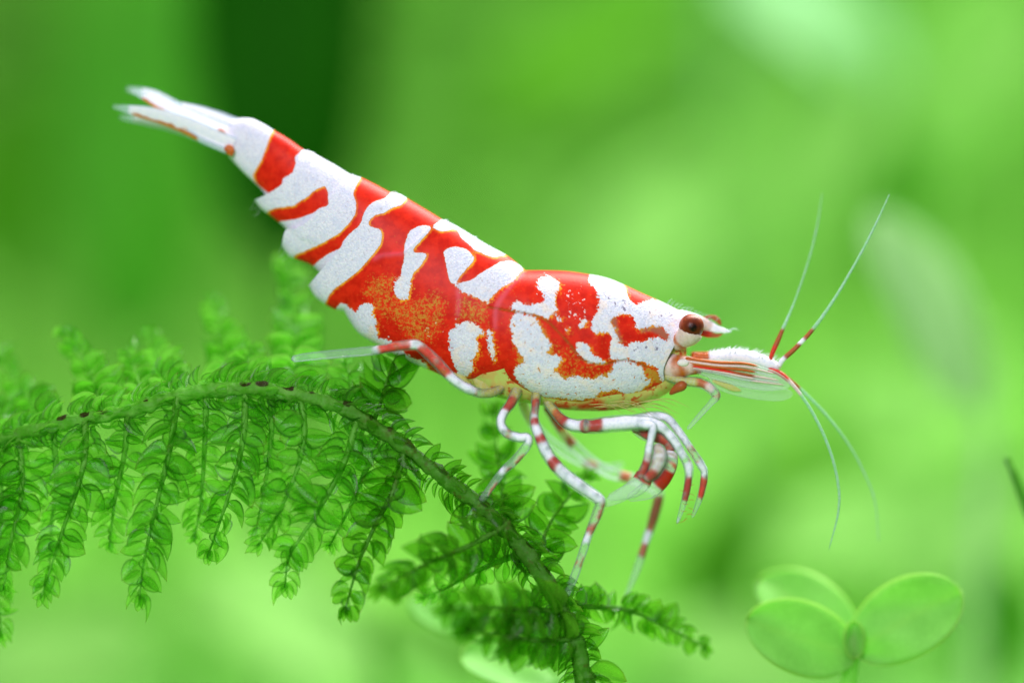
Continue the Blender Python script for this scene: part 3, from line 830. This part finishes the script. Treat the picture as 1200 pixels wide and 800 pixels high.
# ------------------------------------------------------------------ moss sprig
def mat_leaf(name, c1, c2, margin, trans=0.45, alpha=0.9, gloss=0.35, rough=0.4, nscale=3.0, tipc=(0.16, 0.09, 0.02), tint=(0.6, 0.95, 0.45)):
    s = NT(name)
    geo = s.n('ShaderNodeNewGeometry')
    pos = geo.outputs['Position']
    nz = s.noise(nscale, 3, 0.6, pos)
    c = s.mix(s.step(nz, 0.32, 0.68), c1, c2)
    c = s.mix(s.math('MULTIPLY', s.step(s.noise(26, 2, 0.6, pos), 0.5, 0.75), 0.35), c, tuple(min(1, x * 1.7) for x in c2))
    mg = s.attr('mg')
    c = s.mix(s.math('MULTIPLY', s.step(mg, 0.76, 0.96), 0.92), c, margin)
    c = s.mix(s.math('MULTIPLY', s.step(s.attr('tip'), 0.75, 1.0), s.math('MULTIPLY', s.step(nz, 0.4, 0.6), 0.8)), c, tipc)
    c = s.mix(s.math('MULTIPLY', s.attr('vein'), 0.4), c, margin)
    cells = s.noise(60, 2, 0.5, pos)
    b = s.bump(cells, 0.3, 0.02)
    p = s.principled(c, rough, Normal=b, Specular_IOR_Level=gloss)
    t = s.n('ShaderNodeBsdfTranslucent')
    s.l(s.mix(0.4, c, tuple(min(1, x * 2.0) for x in c2)), t.inputs[0])
    m = s.n('ShaderNodeMixShader')
    m.inputs[0].default_value = trans
    s.l(p.outputs[0], m.inputs[1])
    s.l(t.outputs[0], m.inputs[2])
    tr = s.n('ShaderNodeBsdfTransparent')
    tr.inputs[0].default_value = (*tint, 1)
    m2 = s.n('ShaderNodeMixShader')
    a = s.math('ADD', alpha, s.math('MULTIPLY', s.step(mg, 0.78, 1.0), 0.5), clamp=True)
    s.l(a, m2.inputs[0])
    s.l(tr.outputs[0], m2.inputs[1])
    s.l(m.outputs[0], m2.inputs[2])
    return s.done(m2.outputs[0])


M_MOSS = mat_leaf('moss_leaf', (0.08, 0.37, 0.016), (0.19, 0.56, 0.06), (0.006, 0.06, 0.003), 0.5, 0.46, 0.6, 0.28, tint=(0.72, 0.96, 0.42))  # dark margin colour paints the optical rim of see-through leaves
M_MOSS_DARK = mat_leaf('moss_leaf_backlit', (0.05, 0.25, 0.008), (0.12, 0.38, 0.02), (0.016, 0.08, 0.003), 0.45, 0.48, 0.5, 0.3, tint=(0.58, 0.86, 0.24))  # darker copy: backlit look of lower-right branches put into colour, rim too


def mat_stem():
    s = NT('moss_stem')
    n1 = s.noise(7, 4)
    c = s.mix(s.step(n1, 0.35, 0.7), (0.12, 0.46, 0.025), (0.24, 0.64, 0.09))
    c = s.mix(s.step(s.attr('spot'), 0.35, 0.6), c, (0.045, 0.022, 0.008))
    c = s.mix(s.math('MULTIPLY', s.step(s.noise(30, 3), 0.58, 0.7), 0.25), c, (0.07, 0.16, 0.02))
    c = s.mix(s.math('MULTIPLY', s.attr('dark_tone'), 0.62), c, (0.035, 0.15, 0.008))  # darker olive tone along part of the stem
    c = s.mix(s.math('MULTIPLY', s.step(s.noise(9, 4, 0.65), 0.54, 0.66), s.math('MULTIPLY', s.attr('dark_tone'), 0.6)), c, (0.13, 0.10, 0.025))
    c = s.mix(s.math('MULTIPLY', s.step(s.noise(13, 3, 0.6), 0.56, 0.68), 0.5), c, (0.20, 0.50, 0.08))
    p = s.principled(c, 0.45, Normal=s.bump(s.noise(26, 3), 0.5, 0.03), Specular_IOR_Level=0.25)
    t = s.n('ShaderNodeBsdfTranslucent')
    s.l(c, t.inputs[0])
    m = s.n('ShaderNodeMixShader')
    m.inputs[0].default_value = 0.4
    s.l(p.outputs[0], m.inputs[1])
    s.l(t.outputs[0], m.inputs[2])
    tr = s.n('ShaderNodeBsdfTransparent')
    tr.inputs[0].default_value = (0.55, 0.85, 0.30, 1)
    m2 = s.n('ShaderNodeMixShader')
    m2.inputs[0].default_value = 0.8
    s.l(tr.outputs[0], m2.inputs[1])
    s.l(m.outputs[0], m2.inputs[2])
    return s.done(m2.outputs[0])


M_STEM = mat_stem()


def leaf_mesh(name, n=8, m=7, width=0.46, cup=0.16, bend=0.25, tip=1.0):
    """unit leaf along +x, face +z, boat-shaped, pointed"""
    V, mg, tp, ve = [], [], [], []
    for i in range(n):
        u = i / (n - 1)
        wv = width * (math.sin(PI * min(1, u ** 0.8 * 0.93 + 0.07)) ** 0.62) * 0.5 * (1 if u < .9 else 1 - (u - .9) * 5) + 0.02 * (1 - u)
        for j in range(m):
            s = (-1 + 2 * j / (m - 1))
            s = math.copysign(abs(s) ** 0.6, s)
            V.append((u, s * wv, cup * (abs(s) ** 1.7) * (wv / width * 2) - bend * u * u))
            mg.append(max(abs(s), u ** 6, 1 - u * 6 if u < .16 and False else 0))
            tp.append(u)
            ve.append(1.0 if j == m // 2 else 0)
    idx = np.arange(n * m).reshape(n, m)
    F = np.stack([idx[:-1, :-1], idx[1:, :-1], idx[1:, 1:], idx[:-1, 1:]], -1).reshape(-1, 4)
    return np.array(V), F, np.array(mg), np.array(tp), np.array(ve)


LV = [leaf_mesh('l', width=w_, cup=c_, bend=b_) for w_, c_, b_ in [(0.72, 0.24, 0.25), (0.80, 0.38, 0.38), (0.60, 0.18, 0.55), (0.76, 0.45, 0.15), (0.54, 0.30, 0.80), (0.82, 0.30, 0.08)]]


def leaf_datablock(k, mat):
    V, F, mg, tp, ve = LV[k]
    o = mesh_obj('leaf', V, F, mat, None, {'mg': ('FLOAT', mg), 'tip': ('FLOAT', tp), 'vein': ('FLOAT', ve)})
    me = o.data
    bpy.data.objects.remove(o)
    return me


LEAF_ME = {(k, d): leaf_datablock(k, M_MOSS_DARK if d else M_MOSS) for k in range(len(LV)) for d in (0, 1)}

moss = empty('moss_sprig', 'feathery green moss sprig with arching stem carrying the shrimp', 'moss', tuple(P(690, 800, 0)))
MOFF = Vector(moss.location)


def stem_tube(name, pts3, r0, r1, parent, dark_tone=0.0, spots=False, seg=10):
    c = catmull(pts3, max(12, int(len(pts3) * (26 if spots else 14))))
    n = len(c)
    tg = np.gradient(c, axis=0)
    tg /= np.linalg.norm(tg, axis=1)[:, None]
    n1 = np.cross(tg, [0, 1.0, 0])
    n1 /= np.linalg.norm(n1, axis=1)[:, None]
    n2 = np.cross(tg, n1)
    a = np.linspace(0, 2 * PI, seg, endpoint=False)
    V, sp = [], []
    for i in range(n):
        u = i / (n - 1)
        r = r0 * (1 - u) + r1 * u
        for t in a:
            k = 1 + (0.42 if spots else 0.2) * noise.noise((c[i][0] * 7, c[i][2] * 7, math.cos(t) * 1.5)) + (0.26 * noise.noise((c[i][0] * 16, c[i][2] * 18, math.sin(t) * 2)) if spots else 0)
            q = c[i] + (n1[i] * math.cos(t) + n2[i] * math.sin(t)) * r * k
            V.append(q)
            up = (n1[i] * math.cos(t) + n2[i] * math.sin(t))
            v = 0
            if spots and up[2] > 0.45:
                v = max(0, noise.noise((c[i][0] * 6.5, 1.7, c[i][2] * 6.5)) * 3.0 + 0.02)
            sp.append(v)
    idx = np.arange(n * seg).reshape(n, seg)
    nx = np.roll(idx, -1, 1)
    F = np.stack([idx[:-1], nx[:-1], nx[1:], idx[1:]], -1).reshape(-1, 4).tolist()
    F += [idx[0].tolist()[::-1], idx[-1].tolist()]
    return mesh_obj(name, np.array(V) - np.array(MOFF), F, M_STEM, parent, {'spot': ('FLOAT', sp), 'dark_tone': ('FLOAT', np.maximum(dark_tone, np.clip((np.array(V)[:, 0] + 2.6) / 1.6, 0, 1)) if spots else np.full(n * seg, dark_tone))}), c, tg


def PP(x, y, d):
    return tuple(P(x, y, d / 100.0))


# (px, py, depth in hundredths behind the focus plane)
MAIN = [(-40, 524, 60), (0, 513, 40), (70, 497, 20), (150, 481, 10), (215, 462, 5), (275, 456, 0), (330, 459, 0), (400, 478, 2), (460, 514, 0), (520, 560, 0), (570, 600, -2), (610, 640, -2), (645, 690, -4), (672, 745, -4), (690, 815, -4), (704, 900, -6), (708, 1012, -8)]
main, mc, mt = stem_tube('main_stem', [PP(*p) for p in MAIN], 0.075, 0.11, moss, 0.0, True, 14)
leaves = []      # (matrix, variant, dark, size in view, branch)


def put_leaf(pos, dirv, up, length, dark, branch, wide=1.0):
    x = Vector(dirv).normalized()
    z = Vector(up)
    z = (z - x * z.dot(x))
    if z.length < 1e-3:
        z = Vector((0, 0, 1)) - x * x.z
    z.normalize()
    yv = z.cross(x)
    m = Matrix((x, yv * wide, z)).transposed() * 1.0
    m = (m * length).to_4x4()
    m.translation = Vector(pos) - MOFF
    leaves.append((m, random.randrange(len(LV)), dark, length, branch))


def branch(pts, ll=30, r=3.6, dark=0, dens=1.0, both=True, facing=0.0, taper=0.45, name='branch'):
    P3 = [PP(*p) for p in pts]
    b, c, tg = stem_tube(name, P3, r / 100, r * .22 / 100, moss, 0.75 if dark else 0.0)  # dark branches carry the backlit tone in the stem colour as well
    L = np.linalg.norm(np.diff(c, axis=0), axis=1).sum() * 100
    n = int(L / 10.5 * dens)
    view = Vector((0, -1, 0))
    for i in range(n):
        u = (i + 0.5) / n
        fi = u * (len(c) - 1)
        p = Vector(c[int(fi)])
        t = Vector(tg[int(fi)])
        side = t.cross(view).normalized()
        ln = ll * random.uniform(.9, 1.1) / 100 * (1.05 - taper * u ** 2.2) * (0.65 + 0.35 * min(1, u * 6)) * random.uniform(0.78, 1.2)
        for sg in (-1, 1):
            ang = math.radians(random.gauss(76, 11) - 32 * u ** 2)
            d = t * math.cos(ang) + side * sg * math.sin(ang) + view * random.uniform(-0.25, 0.40)
            up = view * random.uniform(0.35, 1.0) + t * random.uniform(-1.5, 0.5) + side * random.uniform(-.9, .9)
            put_leaf(p + side * sg * r / 300 + t * random.uniform(-.05, .05), d, up, ln * random.uniform(.85, 1.12), dark, b, random.uniform(.8, 1.15))
        if random.random() < 0.55:
            sgn = random.choice((-1, 1))
            d = t * 0.85 + view * random.uniform(0.2, 0.7) * sgn + side * random.uniform(-.6, .6)
            put_leaf(p, d, side * random.uniform(-1, 1) + view * 0.5, ln * random.uniform(.6, .85), dark, b)
    for k in range(3):
        t = Vector(tg[-1])
        side = t.cross(view).normalized()
        put_leaf(Vector(c[-1]) - t * 0.06, t + side * (k - 1) * random.uniform(.3, .7) + view * random.uniform(-.3, .3), view + side * random.uniform(-.5, .5), ll / 100 * random.uniform(.5, .75), dark, b, .7)
        leaves[-1] = (leaves[-1][0], 2, *leaves[-1][2:])
    return b


DOWN = [
    ([(-8, 520, 40), (2, 590, 45), (-4, 660, 50), (2, 745, 52)], 30, 0),
    ([(22, 510, 30), (26, 570, 28), (14, 630, 25), (4, 690, 24)], 30, 0),
    ([(62, 500, 22), (66, 560, 40), (60, 620, 50), (58, 668, 60)], 28, 0),
    ([(100, 494, 12), (98, 545, -4), (74, 620, -10), (48, 700, -12)], 32, 0),
    ([(150, 483, 8), (146, 530, 20), (134, 590, 30), (128, 640, 40)], 28, 0),
    ([(208, 464, 2), (200, 520, -6), (184, 590, -12), (170, 650, -12), (163, 702, -12)], 34, 0),
    ([(242, 460, 2), (240, 520, 25), (236, 580, 35), (228, 632, 42)], 28, 0),
    ([(288, 457, 0), (284, 520, -4), (268, 580, 0), (244, 650, 6)], 32, 0),
    ([(318, 458, 0), (318, 510, 18), (310, 570, 26), (300, 622, 30)], 28, 0),
    ([(352, 464, 0), (356, 520, -8), (332, 590, -14), (302, 640, -16)], 32, 0),
    ([(418, 492, 0), (404, 540, -6), (372, 600, -10), (340, 650, -14), (334, 688, -16)], 34, 0),
    ([(452, 510, 0), (430, 548, 14), (412, 590, 20), (386, 640, 24)], 28, 0),
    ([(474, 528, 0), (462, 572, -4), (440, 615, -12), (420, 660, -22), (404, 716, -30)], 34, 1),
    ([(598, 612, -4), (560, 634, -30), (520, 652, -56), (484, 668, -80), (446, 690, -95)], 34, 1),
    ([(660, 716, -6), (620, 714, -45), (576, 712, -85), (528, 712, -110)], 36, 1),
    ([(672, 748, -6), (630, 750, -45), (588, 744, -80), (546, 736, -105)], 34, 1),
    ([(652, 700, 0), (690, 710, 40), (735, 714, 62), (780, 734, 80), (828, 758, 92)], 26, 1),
    ([(614, 646, 0), (560, 668, 30), (520, 690, 44), (492, 700, 52)], 26, 0),
]
UP = [
    ([(60, 500, 20), (36, 470, 90), (12, 440, 140), (2, 418, 160)], 30, 0),
    ([(18, 508, 30), (8, 490, 80), (-14, 470, 120)], 28, 0),
    ([(120, 488, 14), (112, 452, 60), (96, 420, 96), (74, 388, 120)], 32, 0),
    ([(170, 474, 10), (160, 440, 70), (150, 410, 110)], 28, 0),
    ([(205, 464, 5), (190, 434, 80), (182, 410, 120), (172, 388, 150)], 32, 0),
    ([(268, 456, 0), (264, 420, 110), (256, 385, 150), (250, 348, 190)], 32, 0),
    ([(300, 457, 0), (290, 430, 60), (296, 405, 90)], 28, 0),
    ([(344, 462, 0), (346, 410, 110), (344, 360, 160), (336, 304, 210)], 34, 0),
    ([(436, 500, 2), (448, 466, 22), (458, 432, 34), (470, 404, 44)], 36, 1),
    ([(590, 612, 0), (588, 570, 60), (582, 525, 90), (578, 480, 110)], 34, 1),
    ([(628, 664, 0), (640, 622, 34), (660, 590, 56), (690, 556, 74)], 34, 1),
    ([(402, 480, 2), (410, 450, 40), (404, 424, 60)], 28, 0),
]
for pts, ll, dk in DOWN:
    branch(pts, ll * 0.98, 4.4, dk)
for pts, ll, dk in UP:
    branch(pts, ll, 3.0, dk, 1.0, taper=0.5)
# small hooked leaves standing off the main stem
nst = len(mc)
view = Vector((0, -1, 0))
for i in range(3, nst - 1, 3):
    p, t = Vector(mc[i]), Vector(mt[i])
    side = t.cross(view).normalized()
    for sg in (-1, 1):
        if random.random() < 0.8:
            d = t * random.uniform(-.2, .8) + side * sg * random.uniform(.5, 1) + view * random.uniform(-.3, .3)
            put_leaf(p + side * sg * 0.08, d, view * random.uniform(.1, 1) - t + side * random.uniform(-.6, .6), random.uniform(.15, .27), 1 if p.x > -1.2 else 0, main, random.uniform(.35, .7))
for i in range(4, nst - 2, 9):      # scale-like leaves hugging the stem
    p, t = Vector(mc[i]), Vector(mt[i])
    side = t.cross(view).normalized()
    a = random.uniform(-1.3, 1.3)
    o_ = view * math.cos(a) + side * math.sin(a)
    put_leaf(p + o_ * 0.085, -t * random.choice((1, -.6, 1)) + o_ * random.uniform(.15, .5) + side * random.uniform(-.3, .3), o_, random.uniform(.12, .19), 1 if p.x > -1.6 else 0, main, .9)
for (x, y, dx, dy, l) in [(668, 745, 60, -20, .42), (690, 790, 60, 8, .46), (655, 690, -50, 30, .36), (560, 600, -60, 20, .36), (500, 545, 20, -40, .3), (520, 560, 30, -40, .3), (690, 760, 40, -50, .34), (655, 735, 40, -40, .36)]:
    put_leaf(P(x, y, -.04), Vector((dx, 0, -dy)), Vector((0, -1, .4)), l, 1, main, .8)

order = sorted(range(len(leaves)), key=lambda i: -leaves[i][3] * (1.0 if leaves[i][0].translation.y + MOFF.y < 0.3 else 0.5))
single = set(order[:300])
SV, SF, SM, ST, SE, base = [], [], [], [], [], {0: 0, 1: 0}
stuff = {0: [[], [], [], [], [], 0], 1: [[], [], [], [], [], 0]}
for i, (m, k, dk, ln, b) in enumerate(leaves):
    if i in single:
        o = bpy.data.objects.new('leaf', LEAF_ME[(k, dk)])
        col.objects.link(o)
        o.parent = b
        o.matrix_local = m
    else:
        V, F, mg, tp, ve = LV[k]
        M = np.array(m)
        W = V @ M[:3, :3].T + M[:3, 3]
        s = stuff[dk]
        s[0].append(W)
        s[1].append(F + s[5])
        s[2].append(mg)
        s[3].append(tp)
        s[4].append(ve)
        s[5] += len(W)
for dk, s in stuff.items():
    o = mesh_obj('leaf_mass', np.vstack(s[0]), np.vstack(s[1]), M_MOSS_DARK if dk else M_MOSS, moss, {'mg': ('FLOAT', np.concatenate(s[2])), 'tip': ('FLOAT', np.concatenate(s[3])), 'vein': ('FLOAT', np.concatenate(s[4]))})
    o['kind'] = 'stuff'
    o['label'] = 'small leaves between the larger ones'

# ------------------------------------------------------------------ round-leaved water plants
M_ROUND = mat_leaf('round_leaf', (0.22, 0.60, 0.09), (0.32, 0.72, 0.15), (0.40, 0.72, 0.12), 0.5, 1.0, 0.3, 0.45, 1.2, (0.3, 0.6, 0.08))
M_BLADE = mat_leaf('grass_blade', (0.10, 0.38, 0.03), (0.15, 0.46, 0.05), (0.08, 0.30, 0.02), 0.4, 1.0, 0.3, 0.45, 0.3)
M_GAP_SHADE = mat_leaf('gap_shade_leaf', (0.010, 0.10, 0.003), (0.015, 0.13, 0.004), (0.008, 0.05, 0.003), 0.15, 1.0, 0.04, 0.6, 0.3)  # very dark green that stands in for shade between the plants
M_PALE = mat_leaf('pale_blade', (0.44, 0.76, 0.34), (0.48, 0.78, 0.38), (0.44, 0.74, 0.34), 0.4, 1.0, 0.3, 0.4, 0.6)


def oval_leaf(name, base, tipp, width, normal, mat, parent, cup=0.08, bend=0.05, off=Vector((0, 0, 0)), n=18, m=13, point=0.5):
    base, tipp = Vector(base), Vector(tipp)
    x = tipp - base
    L = x.length
    x.normalize()
    z = Vector(normal)
    z = (z - x * z.dot(x)).normalized()
    yv = z.cross(x)
    V, mg, tp, ve = [], [], [], []
    for i in range(n):
        u = i / (n - 1)
        if point == 0.5:
            u = (1 - math.cos(PI * u)) / 2
        wv = width * 0.5 * (max(0.004, math.sin(PI * u)) ** point if point != 0.5 else max(0.03, math.sqrt(max(0, 1 - (2 * u - 1) ** 2))))
        for j in range(m):
            s = -1 + 2 * j / (m - 1)
            q = base + x * (u * L) + yv * (s * wv) + z * (cup * s * s * width + 0.02 * L * math.sin(u * 7 + s * 3) - bend * L * (2 * u - 1) ** 2 + bend * L)
            V.append(q - off)
            mg.append(max(abs(s) ** 3, (2 * abs(u - .5)) ** 8))
            tp.append(0)
            ve.append(max(0, 1 - abs(s) * m / 2) * .6)
    idx = np.arange(n * m).reshape(n, m)
    F = np.stack([idx[:-1, :-1], idx[1:, :-1], idx[1:, 1:], idx[:-1, 1:]], -1).reshape(-1, 4)
    o = mesh_obj(name, V, F, mat, parent, {'mg': ('FLOAT', mg), 'tip': ('FLOAT', tp), 'vein': ('FLOAT', ve)})
    sol = o.modifiers.new('thickness', 'SOLIDIFY')
    sol.thickness = 0.02 * max(1, L / 3)
    return o


def round_tube(name, pts, r0, r1, mat, parent, off=Vector((0, 0, 0)), seg=12):
    c = catmull([tuple(p) for p in pts], 30)
    tg = np.gradient(c, axis=0)
    tg /= np.linalg.norm(tg, axis=1)[:, None]
    n1 = np.cross(tg, [0, 1.0, 0.001])
    n1 /= np.linalg.norm(n1, axis=1)[:, None]
    n2 = np.cross(tg, n1)
    a = np.linspace(0, 2 * PI, seg, endpoint=False)
    R = np.linspace(r0, r1, 30)
    V = c[:, None] + R[:, None, None] * (np.cos(a)[None, :, None] * n1[:, None] + np.sin(a)[None, :, None] * n2[:, None])
    idx = np.arange(30 * seg).reshape(30, seg)
    nx = np.roll(idx, -1, 1)
    F = np.stack([idx[:-1], nx[:-1], nx[1:], idx[1:]], -1).reshape(-1, 4).tolist()
    F += [idx[0].tolist()[::-1], idx[-1].tolist()]
    n = 30 * seg
    return mesh_obj(name, V.reshape(-1, 3) - np.array(off), F, mat, parent, {'mg': ('FLOAT', np.zeros(n)), 'tip': ('FLOAT', np.zeros(n)), 'vein': ('FLOAT', np.zeros(n))})


GROUND_Z = -6.0


def clover(label, hub, leafs, group=None, stem_r=0.09):
    h = P(*hub)
    foot = Vector((h.x + 0.2, h.y + 0.4, GROUND_Z))
    e = empty('round_leaf_plant', label, 'plant', tuple(foot), group)
    round_tube('stem', [h + Vector((0, 0, 0.05)), h + Vector((-.05, .05, -.8)), (h + foot) / 2 + Vector((.1, 0, 0)), foot], stem_r, stem_r * 1.2, M_ROUND, e, foot)
    for (x0, y0, d0), (x1, y1, d1), wd, nrm in leafs:
        oval_leaf('leaf', P(x0, y0, d0), P(x1, y1, d1), wd, nrm, M_ROUND, e, 0.06, 0.05, foot)
    return e, foot


e, foot = clover('three-leaved round plant with smooth bright green leaves below the feelers', (1000, 752, 1.0), [
    ((1002, 770, .95), (875, 727, .85), .90, (.05, -.95, .22)),
    ((1000, 762, 1.0), (1124, 690, .95), .96, (-.05, -.95, .2)),
    ((1000, 740, 1.35), (888, 682, 1.8), .80, (.1, -.9, .4))])
oval_leaf('bud', P(1001, 770, .92), P(1000, 728, .95), .24, (0, -1, .1), M_ROUND, e, 0.3, 0.02, foot)
clover('round pale leaf plant half hidden under the moss sprig', (640, 815, 1.6), [((650, 790, 1.6), (540, 772, 1.3), .9, (0, -.7, .7)), ((640, 800, 1.7), (740, 850, 1.7), .8, (0, -.6, .8)), ((560, 735, 2.0), (480, 700, 2.4), .6, (0, -.8, .5))])

# ------------------------------------------------------------------ planted bank behind, far out of focus
def mat_ground():
    s = NT('planted_ground')
    c = s.mix(s.step(s.noise(0.16, 3), 0.38, 0.62), (0.05, 0.20, 0.015), (0.09, 0.30, 0.03))
    c = s.mix(s.step(s.noise(0.9, 3), 0.4, 0.7), c, (0.07, 0.25, 0.02))
    p = s.principled(c, 0.7, Normal=s.bump(s.noise(1.5, 4), 0.8, 0.5), Specular_IOR_Level=0.2)
    return s.done(p.outputs[0])


M_GROUND = mat_ground()
n, m = 90, 80
V = []
for i in range(n):
    for j in range(m):
        x = -70 + 140 * i / (n - 1)
        t = j / (m - 1)
        y = -30 + 110 * min(1, t * 1.35)
        z = GROUND_Z - 0.3 + 0.012 * max(0, y) + 42 * max(0, (t - 0.62) / 0.38) ** 1.6 + 0.9 * noise.noise((x * .12, y * .12, 3)) + 0.3 * noise.noise((x * .5, y * .5, 9))
        V.append((x, y + 14 * max(0, (t - .62) / .38), z))
idx = np.arange(n * m).reshape(n, m)
F = np.stack([idx[:-1, :-1], idx[1:, :-1], idx[1:, 1:], idx[:-1, 1:]], -1).reshape(-1, 4)
g = mesh_obj('ground', V, F, M_GROUND)
tag(g, 'planted tank floor rising to a green bank', None, None, 'structure')

M_BANK = mat_leaf('bank_leaf', (0.15, 0.46, 0.04), (0.29, 0.62, 0.12), (0.17, 0.48, 0.06), 0.45, 1.0, 0.1, 0.5, 0.14)
M_BRIGHT = mat_leaf('bright_broad_leaf', (0.27, 0.60, 0.12), (0.33, 0.66, 0.17), (0.27, 0.60, 0.12), 0.4, 1.0, 0.1, 0.5, 0.2)
M_OLIVE = mat_leaf('olive_broad_leaf', (0.09, 0.33, 0.012), (0.11, 0.38, 0.016), (0.09, 0.33, 0.012), 0.3, 1.0, 0.2, 0.5, 0.2)
V, F, b = [], [], 0
lv, lf, lmg, ltp, lve = leaf_mesh('b', 5, 3, 0.6, 0.15, 0.2)
gz = {}
cnt = 0
MG = []
for k in range(9000):
    i, j = random.randrange(4, n - 4), random.randrange(30, m - 1)
    p = Vector(mesh_v) if False else Vector(g.data.vertices[i * m + j].co)
    p += Vector((random.uniform(-.8, .8), random.uniform(-1, 0), random.uniform(0, 1.6)))
    if p.y < 12:
        continue
    d = Vector((random.uniform(-1, 1), random.uniform(-1, -.1), random.uniform(-.1, 1))).normalized()
    up = Vector((random.uniform(-.4, .4), -.6, random.uniform(.4, 1)))
    z = (up - d * up.dot(d)).normalized()
    yv = z.cross(d)
    L = random.uniform(1.2, 2.6)
    M = np.array(Matrix((d, yv, z)).transposed()) * L
    V.append(lv @ M.T + np.array(p))
    F.append(lf + b)
    MG.append(lmg)
    b += len(lv)
o = mesh_obj('plant_mass', np.vstack(V), np.vstack(F), M_BANK, None, {'mg': ('FLOAT', np.concatenate(MG) * 0.5), 'tip': ('FLOAT', np.zeros(b)), 'vein': ('FLOAT', np.zeros(b))})
tag(o, 'blurred mass of green water plants covering the bank', 'plants', None, 'stuff')


def sword(label, x0, y0, x1, y1, d, width, mat, lean=0.0, name='grass_blade', nrm=(0, -1, .25), group=None):
    a, c = P(x0, y0, d), P(x1, y1, d + lean)
    o = oval_leaf(name, Vector((0, 0, 0)), c - a, width, nrm, mat, None, 0.05, 0.03, Vector((0, 0, 0)), 24, 9, 0.4)
    o.location = a
    tag(o, label, 'leaf', group)
    return o


sword('thin green blade at the edge beyond the feelers', 1340, 1000, 1180, 536, 1.5, 0.17, M_BLADE, 0)


def broad(label, group, x, y, d, length, width, ang, mat):
    """one broad leaf on its stalk, rooted in the bank"""
    c = P(x, y, d)
    k = (D + d) / D
    ax = Vector((math.cos(math.radians(ang)), -0.25, math.sin(math.radians(ang)))) * (length / 200 * k)
    foot = Vector((c.x - ax.x, c.y + 1.0, GROUND_Z))
    e = empty('broad_leaf_plant', label, 'plant', tuple(foot), group)
    oval_leaf('leaf', c - ax, c + ax, width / 100 * k, (0.05, -0.8, 0.6), mat, e, 0.06, 0.04, foot, 20, 11)
    round_tube('stalk', [c - ax + ax * 0.08, c - ax * 1.15 + Vector((0, .3, -.4)), (c - ax + foot) / 2, foot], 0.10, 0.16, mat, e, foot)


# upright leaves behind the tail; dark ones paint the shaded gap between plants
broad('very dark upright leaf shape standing in for the shaded gap behind the tail end', None, 320, 30, 17, 560, 190, 91, M_GAP_SHADE)
broad('narrower dark leaf shape continuing the shaded gap beside the very dark one', None, 400, 10, 20, 440, 90, 88, M_GAP_SHADE)
broad('lighter upright leaf behind the tips of the tail fan', None, 150, 130, 24, 560, 190, 90, M_BLADE)
broad('pale bluish blade slanting behind the long feelers', None, 1085, 365, 9, 260, 105, 122, M_PALE)

GB = 'bright broad leaves blurred behind the shrimp'
for x, y, d, l, w_, an, lb in [
        (930, 190, 22, 300, 200, 60, 'large bright yellow-green broad leaf blurred above the eye'),
        (790, 270, 24, 260, 180, 20, 'bright broad leaf blurred just over the carapace'),
        (1140, 80, 20, 240, 160, 70, 'tall bright broad leaf blurred beyond the tips of the upper feelers'),
        (1130, 620, 16, 220, 150, 40, 'bright broad leaf blurred above the largest leaf of the three-leaved plant'),
        (1000, 620, 18, 220, 130, 10, 'bright broad leaf blurred behind the tips of the drooping feelers'),
        (1060, 480, 24, 260, 150, 20, 'bright broad leaf blurred below the pale bluish blade'),
        (340, 730, 15, 260, 150, -25, 'pale bright leaf blurred under the hanging moss branch tips'),
        (60, 770, 18, 260, 140, 10, 'bright low leaf blurred under the far end of the moss sprig'),
        (870, 770, 14, 200, 110, -10, 'bright low leaf blurred between moss tip and three-leaved plant')]:
    broad(lb, GB, x, y, d, l, w_, an, M_BRIGHT)
GO = 'olive broad leaves blurred behind the shrimp'
for x, y, d, l, w_, an, lb in [
        (690, 60, 24, 300, 150, 35, 'large dark olive leaf blurred high above the carapace'),
        (955, 540, 14, 160, 90, 20, 'dark olive leaf blurred behind the drooping feelers'),
        (850, 650, 18, 170, 90, 60, 'dark olive leaf blurred beyond the tip of the moss'),
        (1170, 740, 18, 180, 100, 80, 'upright dark olive leaf blurred beside the three-leaved plant'),
        (1070, 200, 24, 150, 100, 70, 'dark olive leaf blurred behind the tip of the longest feeler'),
        (10, 220, 24, 240, 110, 80, 'upright dark olive leaf blurred beyond the tail tip'),
        (510, 760, 10, 140, 70, -30, 'dark olive leaf blurred under the lowest moss branches')]:
    broad(lb, GO, x, y, d, l, w_, an, M_OLIVE)
M_PALE_LEAF = mat_leaf('pale_broad_leaf', (0.22, 0.48, 0.20), (0.26, 0.52, 0.24), (0.22, 0.46, 0.20), 0.4, 1.0, 0.1, 0.5, 0.5)
broad('pale bluish broad leaf slanting high above the feelers', None, 950, 25, 22, 240, 110, -40, M_PALE_LEAF)
for o in list(shrimp.children_recursive):
    if o.name.split('.')[0] in ('stalk_fringe', 'mouth_bristles', 'rostrum_setae', 'pleuron_setae', 'leg_setae', 'scale_ribs'):
        o['kind'] = 'stuff'
